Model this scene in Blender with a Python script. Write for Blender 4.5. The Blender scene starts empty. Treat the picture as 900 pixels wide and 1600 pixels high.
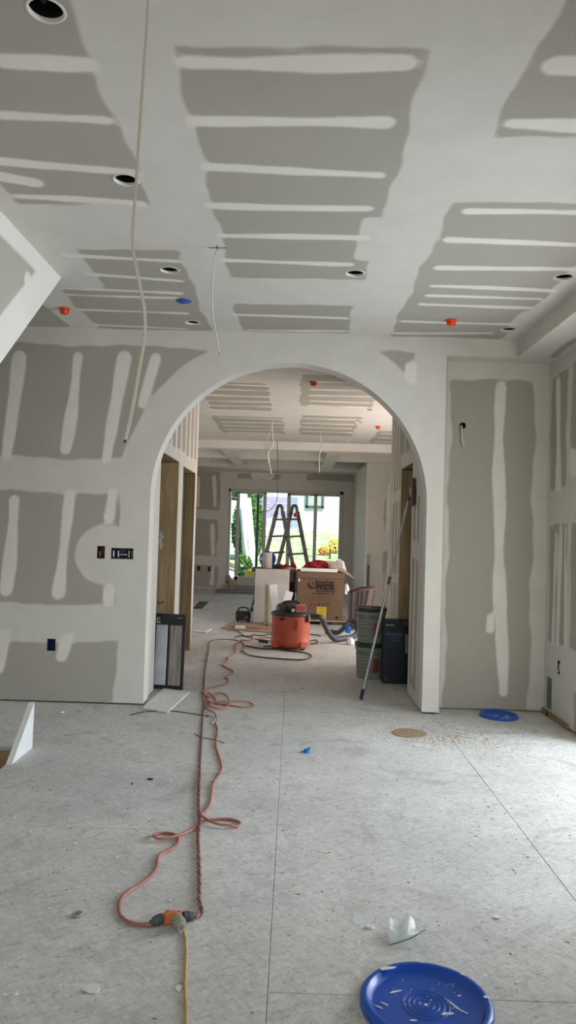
import bpy, math, random
import numpy as np
from mathutils import Vector, Matrix
random.seed(7)
PI = math.pi
C = bpy.context.scene.collection
S = bpy.context.scene

# ------------------------------------------------------------------ camera
YAW, PITCH, ROLL, FPX = 8.6527e-3, 2.81604e-2, 2.93234e-2, 1168.6
CAM_Z = 1.4
def cam_axes():
    cy, sy, cp, sp = math.cos(YAW), math.sin(YAW), math.cos(PITCH), math.sin(PITCH)
    f = Vector((-sy*cp, cy*cp, sp)); r = Vector((cy, sy, 0)); u = r.cross(f)
    c, s = math.cos(ROLL), math.sin(ROLL)
    return c*r+s*u, -s*r+c*u, f
AR, AU, AF = cam_axes()
cd = bpy.data.cameras.new('camera'); cam = bpy.data.objects.new('camera', cd); C.objects.link(cam)
cam.matrix_world = Matrix(((AR.x, AU.x, -AF.x, 0), (AR.y, AU.y, -AF.y, 0), (AR.z, AU.z, -AF.z, CAM_Z), (0, 0, 0, 1)))
cd.sensor_fit = 'VERTICAL'; cd.sensor_height = 36; cd.sensor_width = 20.25
cd.lens = FPX*36/1600; cd.clip_start = .05; cd.clip_end = 300
S.camera = cam
# measured points: a ray through a photograph pixel met with a real plane of the building
def hit(x, y, ax, v):
    d = AF*FPX + AR*(x-450) - AU*(y-800); o = Vector((0, 0, CAM_Z))
    return o + d*((v-o[ax])/d[ax])
def FL(x, y, z=0.0): return hit(x, y, 2, z)
def PX(x, y, v): return hit(x, y, 0, v)
def PY(x, y, v): return hit(x, y, 1, v)
CEIL = 3.0
def CE(x, y): return hit(x, y, 2, CEIL)

# ------------------------------------------------------------------ world, sun, exposure
S.view_settings.view_transform = 'Standard'; S.view_settings.look = 'None'
S.view_settings.gamma = 1; S.view_settings.use_curve_mapping = False
S.view_settings.exposure = -0.1
w = bpy.data.worlds.new('sky'); S.world = w; w.use_nodes = True
nt = w.node_tree; nt.nodes.clear()
sky = nt.nodes.new('ShaderNodeTexSky'); sky.sky_type = 'NISHITA'; sky.sun_disc = False
sky.sun_elevation = math.radians(52); sky.sun_rotation = math.radians(150)
bg = nt.nodes.new('ShaderNodeBackground'); bg.inputs[1].default_value = 0.32
wo = nt.nodes.new('ShaderNodeOutputWorld')
nt.links.new(sky.outputs[0], bg.inputs[0]); nt.links.new(bg.outputs[0], wo.inputs[0])
def light(name, kind, loc, energy, color=(1, 1, 1), size=(1, 1), aim=None, spread=None):
    l = bpy.data.lights.new(name, kind); l.energy = energy; l.color = color
    o = bpy.data.objects.new(name, l); o.location = loc; C.objects.link(o)
    if kind == 'AREA':
        l.shape = 'RECTANGLE'; l.size, l.size_y = size
        if spread: l.spread = spread
    if aim is not None:
        o.rotation_euler = Vector(aim).to_track_quat('-Z', 'Y').to_euler()
    return o
sun = light('sun', 'SUN', (6, -4, 14), 9.0, (1.0, .95, .86), aim=(-.42, .42, -1.0)); sun.data.angle = math.radians(.6)
DAY = (.95, .99, 1.0)
# daylight coming in at the building's windows (each lamp fills an unseen window opening)
light('daylight_window_right', 'AREA', (4.35, 4.15, 1.35), 262, (.83, .93, 1.04), (2.3, 2.2), (-1, .06, -.08))
light('daylight_window_rear', 'AREA', (0.2, -2.28, 1.35), 46, (1.0, .96, .87), (3.2, 1.9), (0, 1, .22))
light("daylight_window_side", "AREA", (3.14, 9.7, 1.25), 150, (1.0, .91, .875), (2.2, 2.1), (-1, -.05, .45))

light('daylight_window_left', 'AREA', (-4.32, 12.6, 1.4), 25, (1.0, .97, .95), (2.4, 1.8), (1, 0, 0))

# ------------------------------------------------------------------ materials
def mat(name, col=(.5, .5, .5), rough=.6, metal=0, bump=0, bscale=40, var=0, vscale=8, trans=0, spec=.4, coat=0, alpha=1):
    m = bpy.data.materials.new(name); m.use_nodes = True
    n = m.node_tree.nodes; L = m.node_tree.links; b = n['Principled BSDF']
    b.inputs['Base Color'].default_value = (*col, 1); b.inputs['Roughness'].default_value = rough
    b.inputs['Metallic'].default_value = metal; b.inputs['Specular IOR Level'].default_value = spec
    if trans: b.inputs['Transmission Weight'].default_value = trans
    if coat: b.inputs['Coat Weight'].default_value = coat
    if alpha < 1: b.inputs['Alpha'].default_value = alpha
    if var or bump:
        tc = n.new('ShaderNodeTexCoord'); nz = n.new('ShaderNodeTexNoise')
        nz.inputs['Scale'].default_value = vscale; nz.inputs['Detail'].default_value = 5
        L.new(tc.outputs['Object'], nz.inputs['Vector'])
        mp = n.new('ShaderNodeMapRange'); mp.inputs['From Min'].default_value = .3; mp.inputs['From Max'].default_value = .7
        mp.inputs['To Min'].default_value = 1-var; mp.inputs['To Max'].default_value = 1+var
        L.new(nz.outputs['Fac'], mp.inputs['Value'])
        vm = n.new('ShaderNodeVectorMath'); vm.operation = 'SCALE'; vm.inputs[0].default_value = col
        L.new(mp.outputs[0], vm.inputs['Scale']); L.new(vm.outputs[0], b.inputs['Base Color'])
        if bump:
            n2 = n.new('ShaderNodeTexNoise'); n2.inputs['Scale'].default_value = bscale; n2.inputs['Detail'].default_value = 4
            L.new(tc.outputs['Object'], n2.inputs['Vector'])
            bp = n.new('ShaderNodeBump'); bp.inputs['Strength'].default_value = bump; bp.inputs['Distance'].default_value = .01
            L.new(n2.outputs['Fac'], bp.inputs['Height']); L.new(bp.outputs[0], b.inputs['Normal'])
    return m

PAPER = (.405, .378, .322); MUD = (.735, .70, .635)
def drywall_mat():
    """grey paper with joint compound where the signed distance 'mud' is negative"""
    m = bpy.data.materials.new('taped_drywall'); m.use_nodes = True
    n = m.node_tree.nodes; L = m.node_tree.links; b = n['Principled BSDF']; b.inputs['Roughness'].default_value = .75
    b.inputs['Specular IOR Level'].default_value = .25
    at = n.new('ShaderNodeAttribute'); at.attribute_name = 'mud'
    ge = n.new('ShaderNodeNewGeometry')
    def noise(scale, detail=3):
        x = n.new('ShaderNodeTexNoise'); x.inputs['Scale'].default_value = scale; x.inputs['Detail'].default_value = detail
        L.new(ge.outputs['Position'], x.inputs['Vector']); return x.outputs['Fac']
    def ma(op, a, c, d=None):
        x = n.new('ShaderNodeMath'); x.operation = op
        for i, q in enumerate((a, c, d)):
            if q is None: continue
            if isinstance(q, (int, float)): x.inputs[i].default_value = q
            else: L.new(q, x.inputs[i])
        return x.outputs[0]
    d = ma('ADD', at.outputs['Fac'], ma('MULTIPLY_ADD', noise(9), .016, -.008))
    mp = n.new('ShaderNodeMapRange'); mp.interpolation_type = 'SMOOTHSTEP'
    L.new(d, mp.inputs['Value'])
    mp.inputs['From Min'].default_value = .011; mp.inputs['From Max'].default_value = -.013
    mask = mp.outputs[0]
    # a second thin coat fades at the middle of wide bands
    mp2 = n.new('ShaderNodeMapRange'); mp2.interpolation_type = 'SMOOTHSTEP'
    at2 = n.new('ShaderNodeAttribute'); at2.attribute_name = 'fresh'; L.new(at2.outputs['Fac'], mp2.inputs['Value'])
    mp2.inputs['From Min'].default_value = -.014; mp2.inputs['From Max'].default_value = .016
    mp2.inputs['To Min'].default_value = 1.04; mp2.inputs['To Max'].default_value = .88
    pv = ma('MULTIPLY_ADD', noise(3, 2), .10, .95); mv = ma('MULTIPLY_ADD', noise(5, 4), .16, .92)
    mv = ma('MULTIPLY', mv, mp2.outputs[0])
    def tint(col, f):
        x = n.new('ShaderNodeVectorMath'); x.operation = 'SCALE'; x.inputs[0].default_value = col; L.new(f, x.inputs['Scale']); return x.outputs[0]
    mx = n.new('ShaderNodeMix'); mx.data_type = 'RGBA'; L.new(mask, mx.inputs['Factor'])
    L.new(tint(PAPER, pv), mx.inputs['A']); L.new(tint(MUD, mv), mx.inputs['B']); L.new(mx.outputs['Result'], b.inputs['Base Color'])
    bp = n.new('ShaderNodeBump'); bp.inputs['Strength'].default_value = .25; bp.inputs['Distance'].default_value = .004
    L.new(ma('ADD', mask, ma('MULTIPLY', noise(26, 3), ma('MULTIPLY', mask, .5))), bp.inputs['Height']); L.new(bp.outputs[0], b.inputs['Normal'])
    return m
M = {}
M['dry'] = drywall_mat()
M['mudall'] = mat('joint_compound', MUD, .75, var=.05, vscale=5, bump=.05, bscale=30, spec=.25)
M['paper'] = mat('drywall_paper', PAPER, .8, var=.05, vscale=3, spec=.25)
M['gypsum'] = mat('gypsum_core', (.72, .72, .70), .9, var=.05)
M['green_board'] = mat('green_board', (.12, .18, .15), .8, var=.1)
M['black_plastic'] = mat('black_plastic', (.014, .014, .016), .4)
M['dark_metal'] = mat('dark_metal', (.05, .05, .05), .45, .8)
M['galv'] = mat('galvanised_steel', (.42, .42, .42), .4, .9, var=.1)
M['alu'] = mat('aluminium', (.42, .42, .41), .42, .85, var=.12, vscale=10)
M['grey_ladder'] = mat('weathered_aluminium', (.11, .10, .095), .5, .3, var=.2, vscale=14)
M['red'] = mat('red_plastic', (.45, .03, .02), .45)
M['sprink'] = mat('orange_red_cap', (.75, .07, .02), .4)
M['blue_cap'] = mat('blue_disc', (.02, .10, .32), .5)
M['blue'] = mat('blue_plastic', (.004, .075, .46), .3, bump=.03, bscale=12, coat=.2)
M['brightblue'] = mat('bright_blue_plastic', (.01, .17, .62), .35)
M['cable_white'] = mat('white_cable', (.62, .60, .52), .5)
M['cable_yellow'] = mat('yellow_cord', (.55, .38, .15), .5, var=.15, vscale=20)
M['cord'] = mat('faded_red_cord', (.42, .155, .125), .5, var=.22, vscale=6)
M['cord_dark'] = mat('dusty_brown_cord', (.20, .10, .09), .55, var=.3, vscale=25)
M['cord_black'] = mat('dark_brown_cord', (.06, .03, .028), .5)
M['adapter'] = mat('orange_adapter', (.60, .15, .05), .5, var=.25, vscale=60)
M['clear_plug'] = mat('cloudy_clear_plug', (.45, .43, .33), .25, trans=.35)
M['grey_plug'] = mat('grey_plug', (.10, .10, .105), .5, var=.2, vscale=60)
M['white'] = mat('white_sheet', (.78, .77, .75), .6)
M['panel_white'] = mat('scuffed_panel', (.50, .47, .45), .7, var=.10, vscale=4)
M['whitetrim'] = mat('white_vinyl', (.50, .50, .47), .4)
M['green_lid'] = mat('dark_green_lid', (.018, .055, .04), .4)
M['bucket'] = mat('grey_pail', (.27, .30, .26), .45, var=.1, vscale=10)
M['label'] = mat('pail_label', (.20, .22, .19), .5, var=.1, vscale=30)
M['label_red'] = mat('pail_label_red', (.28, .06, .05), .5)
M['label_light'] = mat('pail_label_light', (.34, .37, .31), .5)
M['vac_orange'] = mat('vacuum_orange', (.52, .10, .05), .42, var=.12, vscale=9, bump=.03, bscale=30)
M['vac_dark'] = mat('vacuum_grey', (.045, .048, .052), .42, var=.2, vscale=20)
M['hose'] = mat('vacuum_hose_grey', (.055, .06, .075), .5)
M['card'] = mat('brown_cardboard', (.165, .098, .06), .8, var=.07, vscale=6)
M['cardlight'] = mat('pale_cardboard', (.42, .32, .25), .8, var=.05)
M['ink'] = mat('box_print', (.025, .015, .012), .7)
M['pen'] = mat('pen_mark', (.13, .075, .045), .8)
M['yellow'] = mat('yellow_label', (.72, .52, .02), .5)
M['navy'] = mat('navy_carton', (.004, .006, .016), .45)
M['navy_mid'] = mat('navy_panel', (.006, .015, .035), .45)
M['navy_print'] = mat('pale_blue_print', (.055, .09, .14), .5)
M['red_cloth'] = mat('red_cloth', (.32, .015, .02), .9, var=.25, vscale=25)
M['redwood'] = mat('red_brown_paint', (.13, .035, .032), .5)
M['finmat'] = mat('grey_slat', (.15, .12, .115), .6)
M['darkwood'] = mat('dark_wood', (.035, .018, .014), .7, var=.3, vscale=20)
M['brown_top'] = mat('brown_bench_top', (.12, .06, .045), .7, var=.2)
M['rollpaper'] = mat('paper_roll', (.50, .44, .38), .8)
M['tan'] = mat('tan_dust_disc', (.34, .24, .14), .9, var=.12, vscale=30, bump=.1)
M['smear'] = mat('dry_compound_smear', (.62, .64, .66), .7)
M['skin_blue'] = mat('blue_box', (.012, .03, .14), .6)
M['rust'] = mat('rust_box', (.10, .028, .012), .7, var=.3, vscale=60)
M['black'] = mat('matt_black', (.006, .006, .006), .9)
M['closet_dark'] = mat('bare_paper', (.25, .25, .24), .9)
def wood_mat(name, c1, c2, scale=(1.5, 1.5, .12), ns=14):
    m = bpy.data.materials.new(name); m.use_nodes = True
    n = m.node_tree.nodes; L = m.node_tree.links; b = n['Principled BSDF']; b.inputs['Roughness'].default_value = .75
    tc = n.new('ShaderNodeTexCoord'); mp = n.new('ShaderNodeMapping'); mp.inputs['Scale'].default_value = scale
    nz = n.new('ShaderNodeTexNoise'); nz.inputs['Scale'].default_value = ns; nz.inputs['Detail'].default_value = 6; nz.inputs['Distortion'].default_value = .6
    cr = n.new('ShaderNodeValToRGB'); cr.color_ramp.elements[0].position = .35; cr.color_ramp.elements[0].color = (*c1, 1)
    cr.color_ramp.elements[1].position = .65; cr.color_ramp.elements[1].color = (*c2, 1)
    L.new(tc.outputs['Object'], mp.inputs['Vector']); L.new(mp.outputs[0], nz.inputs['Vector']); L.new(nz.outputs['Fac'], cr.inputs['Fac'])
    L.new(cr.outputs[0], b.inputs['Base Color']); return m
M['stud'] = wood_mat('framing_lumber', (.33, .23, .12), (.50, .37, .21))
M['stud_dark'] = wood_mat('framing_lumber_dark', (.23, .15, .08), (.36, .25, .14))
M['plank'] = wood_mat('scrap_lumber', (.30, .21, .13), (.45, .33, .22))
M['tile_marble'] = wood_mat('marble_sample', (.40, .43, .45), (.52, .55, .57), (1, 1, 1), 5)
M['tile_wood'] = wood_mat('wood_look_sample', (.15, .13, .115), (.30, .25, .21), (3, 3, .15), 12)
def floor_mat():
    m = bpy.data.materials.new('dusty_subfloor'); m.use_nodes = True
    n = m.node_tree.nodes; L = m.node_tree.links; b = n['Principled BSDF']; b.inputs['Roughness'].default_value = .62; b.inputs['Specular IOR Level'].default_value = .35
    ge = n.new('ShaderNodeNewGeometry')
    def noise(scale, detail=4, dist=0, vec=None):
        x = n.new('ShaderNodeTexNoise'); x.inputs['Scale'].default_value = scale; x.inputs['Detail'].default_value = detail; x.inputs['Distortion'].default_value = dist
        L.new(vec or ge.outputs['Position'], x.inputs['Vector']); return x.outputs['Fac']
    def mr(v, a, c, d, e):
        x = n.new('ShaderNodeMapRange'); L.new(v, x.inputs[0])
        for i, q in enumerate((a, c, d, e)): x.inputs[1+i].default_value = q
        return x.outputs[0]
    def mul(a, c):
        x = n.new('ShaderNodeMath'); x.operation = 'MULTIPLY'; L.new(a, x.inputs[0]); L.new(c, x.inputs[1]); return x.outputs[0]
    # oriented strand flakes: voronoi cells with per-cell tone
    def strands(rot, sx, sy):
        mp = n.new('ShaderNodeMapping'); mp.vector_type = 'TEXTURE'; mp.inputs['Rotation'].default_value = (0, 0, rot); mp.inputs['Scale'].default_value = (1/sx, 1/sy, 1)
        L.new(ge.outputs['Position'], mp.inputs['Vector'])
        v = n.new('ShaderNodeTexVoronoi'); v.inputs['Scale'].default_value = 1; L.new(mp.outputs[0], v.inputs['Vector'])
        return v.outputs['Color'], mp.outputs[0]
    c1, v1 = strands(.5, 28, 110); c2, v2 = strands(-.9, 24, 95); c3, v3 = strands(1.35, 32, 120)
    t1 = mr(c1, 0, 1, .88, 1.09); t2 = mr(c2, 0, 1, .90, 1.07)
    fine = mr(noise(160, 3), .3, .7, .92, 1.07)
    big = mr(noise(1.1, 5), .3, .7, .88, 1.10)
    mid = mr(noise(5, 6, .5), .3, .75, .93, 1.07)
    dark = mr(noise(7, 8, 1.2), .60, .74, 1.0, .80)
    pits = mr(noise(55, 2), .70, .78, 1.0, .62)
    scr = mr(noise(.55, 3, 0, v1), .60, .68, 1.0, .78); scr2 = mr(noise(.6, 3, 0, v2), .60, .68, 1.0, .83); scr3 = mr(noise(.5, 3, 0, v3), .61, .68, 1.0, .84); lt = mr(noise(.7, 3, 0, v3), .60, .70, 1.0, 1.13)
    smud = mr(noise(2.3, 6, 1.5), .58, .74, 1.0, .72)
    tot = t1
    for q in (t2, fine, big, mid, dark, pits, scr, scr2, scr3, lt, smud): tot = mul(tot, q)
    wht = mr(noise(14, 8, .4), .62, .76, 0, .55)
    vm = n.new('ShaderNodeVectorMath'); vm.operation = 'SCALE'; vm.inputs[0].default_value = (.65, .635, .605); L.new(tot, vm.inputs['Scale'])
    mx = n.new('ShaderNodeMix'); mx.data_type = 'RGBA'; L.new(wht, mx.inputs['Factor']); L.new(vm.outputs[0], mx.inputs['A']); mx.inputs['B'].default_value = (.72, .72, .70, 1)
    L.new(mx.outputs['Result'], b.inputs['Base Color'])
    bp = n.new('ShaderNodeBump'); bp.inputs['Strength'].default_value = .35; bp.inputs['Distance'].default_value = .004
    L.new(tot, bp.inputs['Height']); L.new(bp.outputs[0], b.inputs['Normal'])
    return m
M['floor'] = floor_mat()
def glass_mat():
    m = bpy.data.materials.new('window_glass'); m.use_nodes = True
    n = m.node_tree.nodes; L = m.node_tree.links; n.remove(n['Principled BSDF'])
    t = n.new('ShaderNodeBsdfTransparent'); t.inputs[0].default_value = (.90, .97, .95, 1); g = n.new('ShaderNodeBsdfGlossy'); g.inputs['Roughness'].default_value = .02
    f = n.new('ShaderNodeFresnel'); f.inputs[0].default_value = 1.45; mx = n.new('ShaderNodeMixShader')
    L.new(f.outputs[0], mx.inputs[0]); L.new(t.outputs[0], mx.inputs[1]); L.new(g.outputs[0], mx.inputs[2]); L.new(mx.outputs[0], n['Material Output'].inputs[0]); return m
M['glass'] = glass_mat()
def bag_mat():
    m = bpy.data.materials.new('clear_film'); m.use_nodes = True
    n = m.node_tree.nodes; L = m.node_tree.links; b = n['Principled BSDF']
    b.inputs['Base Color'].default_value = (.75, .80, .77, 1); b.inputs['Roughness'].default_value = .15
    t = n.new('ShaderNodeBsdfTransparent'); mx = n.new('ShaderNodeMixShader'); mx.inputs[0].default_value = .58
    L.new(t.outputs[0], mx.inputs[1]); L.new(b.outputs[0], mx.inputs[2]); L.new(mx.outputs[0], n['Material Output'].inputs[0]); return m
M['film'] = bag_mat()
M['grass'] = mat('lawn', (.34, .42, .22), .9, var=.5, vscale=3, bump=.5, bscale=20)
M['patio'] = mat('pale_ground', (.70, .68, .58), .9, var=.12, vscale=2)
M['stucco'] = mat('pale_stucco', (.62, .655, .66), .9, var=.03, bump=.1)
M['fence_m'] = mat('lilac_siding', (.36, .36, .52), .8, var=.05)
M['foliage'] = mat('foliage', (.06, .16, .03), .8, var=.5, vscale=4)
M['board_m'] = mat('pale_boards', (.55, .60, .57), .7, var=.1)
M['yellow_p'] = mat('yellow_bucket', (.75, .55, .05), .5)
M['orange_p'] = mat('orange_flowers', (.8, .42, .08), .7)

# ------------------------------------------------------------------ mesh helpers
class MB:
    def __init__(s): s.v = []; s.f = []; s.sm = []
    def add(s, vs, fs, smooth=False, mtx=None):
        o = len(s.v)
        s.v += [tuple((mtx @ Vector(p)) if mtx else p) for p in vs]
        s.f += [tuple(i+o for i in f) for f in fs]; s.sm += [smooth]*len(fs); return s
    def box(s, x0, x1, y0, y1, z0, z1, mtx=None):
        return s.add([(x0, y0, z0), (x1, y0, z0), (x1, y1, z0), (x0, y1, z0), (x0, y0, z1), (x1, y0, z1), (x1, y1, z1), (x0, y1, z1)],
                     [(0, 3, 2, 1), (4, 5, 6, 7), (0, 1, 5, 4), (1, 2, 6, 5), (2, 3, 7, 6), (3, 0, 4, 7)], mtx=mtx)
    def cbox(s, x0, x1, y0, y1, z0, z1, b=.004, mtx=None):
        """box with chamfered edges"""
        X, Y, Z = (x0, x1), (y0, y1), (z0, z1); vs = []; idx = {}
        for i in (0, 1):
            for j in (0, 1):
                for k in (0, 1):
                    sx, sy, sz = (b if i == 0 else -b), (b if j == 0 else -b), (b if k == 0 else -b)
                    for a, p in enumerate(((X[i], Y[j]+sy, Z[k]+sz), (X[i]+sx, Y[j], Z[k]+sz), (X[i]+sx, Y[j]+sy, Z[k]))):
                        idx[i, j, k, a] = len(vs); vs.append(p)
        g = lambda i, j, k, a: idx[i, j, k, a]
        fs = []
        for i in (0, 1): fs.append((g(i, 0, 0, 0), g(i, 1, 0, 0), g(i, 1, 1, 0), g(i, 0, 1, 0)))
        for j in (0, 1): fs.append((g(0, j, 0, 1), g(1, j, 0, 1), g(1, j, 1, 1), g(0, j, 1, 1)))
        for k in (0, 1): fs.append((g(0, 0, k, 2), g(1, 0, k, 2), g(1, 1, k, 2), g(0, 1, k, 2)))
        for i in (0, 1):
            for j in (0, 1): fs.append((g(i, j, 0, 0), g(i, j, 1, 0), g(i, j, 1, 1), g(i, j, 0, 1)))
            for k in (0, 1): fs.append((g(i, 0, k, 0), g(i, 1, k, 0), g(i, 1, k, 2), g(i, 0, k, 2)))
        for j in (0, 1):
            for k in (0, 1): fs.append((g(0, j, k, 1), g(1, j, k, 1), g(1, j, k, 2), g(0, j, k, 2)))
        for i in (0, 1):
            for j in (0, 1):
                for k in (0, 1): fs.append((g(i, j, k, 0), g(i, j, k, 1), g(i, j, k, 2)))
        return s.add(vs, fs, mtx=mtx)
    def lathe(s, prof, n=32, loc=(0, 0, 0), mtx=None, smooth=True, a0=0, a1=2*PI):
        vs = []; fs = []; full = abs(a1-a0-2*PI) < 1e-6; m = n if full else n+1
        for r, z in prof:
            for i in range(m):
                a = a0+(a1-a0)*i/n; vs.append((loc[0]+r*math.cos(a), loc[1]+r*math.sin(a), loc[2]+z))
        for k in range(len(prof)-1):
            for i in range(n):
                j = (i+1) % m if full else i+1
                fs.append((k*m+i, k*m+j, (k+1)*m+j, (k+1)*m+i))
        return s.add(vs, fs, smooth, mtx)
    def cyl(s, p0, p1, r0, r1=None, n=16, caps=True, smooth=True):
        r1 = r0 if r1 is None else r1
        p0, p1 = Vector(p0), Vector(p1); d = (p1-p0); q = d.to_track_quat('Z', 'Y').to_matrix().to_4x4(); q.translation = p0
        L = d.length; vs = []; fs = []
        for r, z in ((r0, 0), (r1, L)):
            for i in range(n): vs.append((r*math.cos(2*PI*i/n), r*math.sin(2*PI*i/n), z))
        for i in range(n): fs.append((i, (i+1) % n, n+(i+1) % n, n+i))
        s.add(vs, fs, smooth, q)
        if caps: s.add(vs, [tuple(range(n))[::-1], tuple(range(n, 2*n))], False, q)
        return s
    def tube(s, pts, r, n=8, step=None, closed=False, flat=1.0):
        P = catmull(pts, step) if step else [Vector(p) for p in pts]
        vs = []; fs = []; up = Vector((0, 0, 1)); m = len(P)
        rr = r if callable(r) else (lambda t: r)
        prev = None
        for k, p in enumerate(P):
            t = (P[min(k+1, m-1)]-P[max(k-1, 0)]).normalized()
            a = t.cross(up) if prev is None else (prev - t*prev.dot(t))
            if a.length < 1e-4: a = t.cross(Vector((1, 0, 0)))
            a.normalize(); b = t.cross(a); prev = a; R = rr(k/(m-1))
            for i in range(n): vs.append(p + a*(R*math.cos(2*PI*i/n)) + b*(R*flat*math.sin(2*PI*i/n)))
        for k in range(m-1):
            for i in range(n): fs.append((k*n+i, k*n+(i+1) % n, (k+1)*n+(i+1) % n, (k+1)*n+i))
        fs += [tuple(range(n))[::-1], tuple(range((m-1)*n, m*n))]
        return s.add(vs, fs, True)
    def prism(s, poly, d, mtx=None):
        """poly: list of 3D points, extruded by vector d"""
        n = len(poly); d = Vector(d); vs = [Vector(p) for p in poly]+[Vector(p)+d for p in poly]
        fs = [tuple(range(n))[::-1], tuple(range(n, 2*n))]+[(i, (i+1) % n, n+(i+1) % n, n+i) for i in range(n)]
        return s.add(vs, fs, mtx=mtx)
    def build(s, name, m, parent=None, loc=None):
        me = bpy.data.meshes.new(name); me.from_pydata([tuple(p) for p in s.v], [], s.f)
        me.polygons.foreach_set('use_smooth', s.sm); me.update()
        import bmesh
        bm = bmesh.new(); bm.from_mesh(me); bmesh.ops.recalc_face_normals(bm, faces=bm.faces); bm.to_mesh(me); bm.free()
        me.materials.append(M[m] if isinstance(m, str) else m)
        o = bpy.data.objects.new(name, me); C.objects.link(o)
        if parent: o.parent = parent; o.matrix_parent_inverse = parent.matrix_basis.inverted()
        return o
def catmull(pts, step):
    P = [Vector(p) for p in pts]; out = []
    for i in range(len(P)-1):
        p0 = P[max(i-1, 0)]; p1 = P[i]; p2 = P[i+1]; p3 = P[min(i+2, len(P)-1)]
        k = max(1, int((p2-p1).length/step))
        for j in range(k):
            t = j/k
            out.append(.5*((2*p1)+(-p0+p2)*t+(2*p0-5*p1+4*p2-p3)*t*t+(-p0+3*p1-3*p2+p3)*t**3))
    out.append(P[-1]); return out
def tag(o, label=None, cat=None, group=None, kind=None):
    for k, v in (('label', label), ('category', cat), ('group', group), ('kind', kind)):
        if v: o[k] = v
    return o
def thing(name, label, cat, loc=(0, 0, 0), group=None):
    o = bpy.data.objects.new(name, None); o.empty_display_size = .1; C.objects.link(o); o.location = loc
    o.matrix_basis = Matrix.Translation(Vector(loc)); return tag(o, label, cat, group)
def struct(o): o['kind'] = 'structure'; return o
def lettering(txt, size, mtx, m, parent, name='lettering', bold=0.0, align='LEFT', outline=False, spacing=1.0, fillw=.0):
    cu = bpy.data.curves.new(name, 'FONT'); cu.body = txt; cu.size = size; cu.align_x = align
    cu.extrude = .0006; cu.offset = bold; cu.space_character = spacing; cu.resolution_u = 3
    t = bpy.data.objects.new('tmp', cu); C.objects.link(t); bpy.context.view_layer.update()
    me = bpy.data.meshes.new_from_object(t.evaluated_get(bpy.context.evaluated_depsgraph_get()))
    bpy.data.objects.remove(t); me.transform(mtx); me.materials.clear(); me.materials.append(M[m]); me.name = name
    o = bpy.data.objects.new(name, me); C.objects.link(o)
    if parent: o.parent = parent; o.matrix_parent_inverse = parent.matrix_basis.inverted()
    return o
def facing(loc, right=(1, 0, 0), up=(0, 0, 1)):
    r = Vector(right).normalized(); u = Vector(up).normalized(); n = r.cross(u)
    return Matrix(((r.x, u.x, n.x, loc[0]), (r.y, u.y, n.y, loc[1]), (r.z, u.z, n.z, loc[2]), (0, 0, 0, 1)))

# ------------------------------------------------------------------ taped drywall surfaces
def rect_sd(u, v, x0, x1, y0, y1, r=0.0):
    cx, cy, hx, hy = (x0+x1)/2, (y0+y1)/2, (x1-x0)/2-r, (y1-y0)/2-r
    dx, dy = np.abs(u-cx)-hx, np.abs(v-cy)-hy
    return np.hypot(np.maximum(dx, 0), np.maximum(dy, 0))+np.minimum(np.maximum(dx, dy), 0)-r
def cap_sd(u, v, a, b, r):
    """capsule with a slow wobble in its width"""
    ax, ay = a; bx, by = b; L2 = (bx-ax)**2+(by-ay)**2
    t = np.clip(((u-ax)*(bx-ax)+(v-ay)*(by-ay))/L2, 0, 1)
    L = math.sqrt(L2); ph = (ax*7.3+ay*13.1)
    rr = r*(1+.16*np.sin(t*L*5.1+ph)+.10*np.sin(t*L*11+ph*2))
    off = .018*np.sin(t*L*2.7+ph*3)
    nx, ny = -(by-ay)/L, (bx-ax)/L
    du = u-(ax+t*(bx-ax))-nx*off; dv = v-(ay+t*(by-ay))-ny*off
    return np.hypot(du, dv)-rr
LAST = {}
def mudfield(panels, strips, extra=()):
    """compound everywhere but the bare panels, plus strips lying across them; in (u,v)"""
    def f(u, v):
        ub = u+.012*np.sin(v*7.1+1.3)+.006*np.sin(v*19); vb = v+.010*np.sin(u*6.3+.4)+.005*np.sin(u*23)
        d = np.full(u.shape, 9.0)
        for P in panels: d = np.minimum(d, P(ub, vb) if callable(P) else rect_sd(ub, vb, *P, .012))
        m = -d
        q = np.full(u.shape, 9.0)
        for s in strips: q = np.minimum(q, s(u, v) if callable(s) else cap_sd(u, v, *s))
        LAST['s'] = np.maximum(q, d-.03); m = np.minimum(m, q)
        for e in extra: m = np.minimum(m, e(u, v))
        return m
    return f
def lines(a, b, step, extra):
    L = list(np.arange(a, b-step*.5, step))+[b]; L = [x for x in L if min([abs(x-e) for e in extra] or [9]) > step*.45 or x in (a, b)]
    return np.array(sorted(set(np.round(L+list(extra), 5))))
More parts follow.
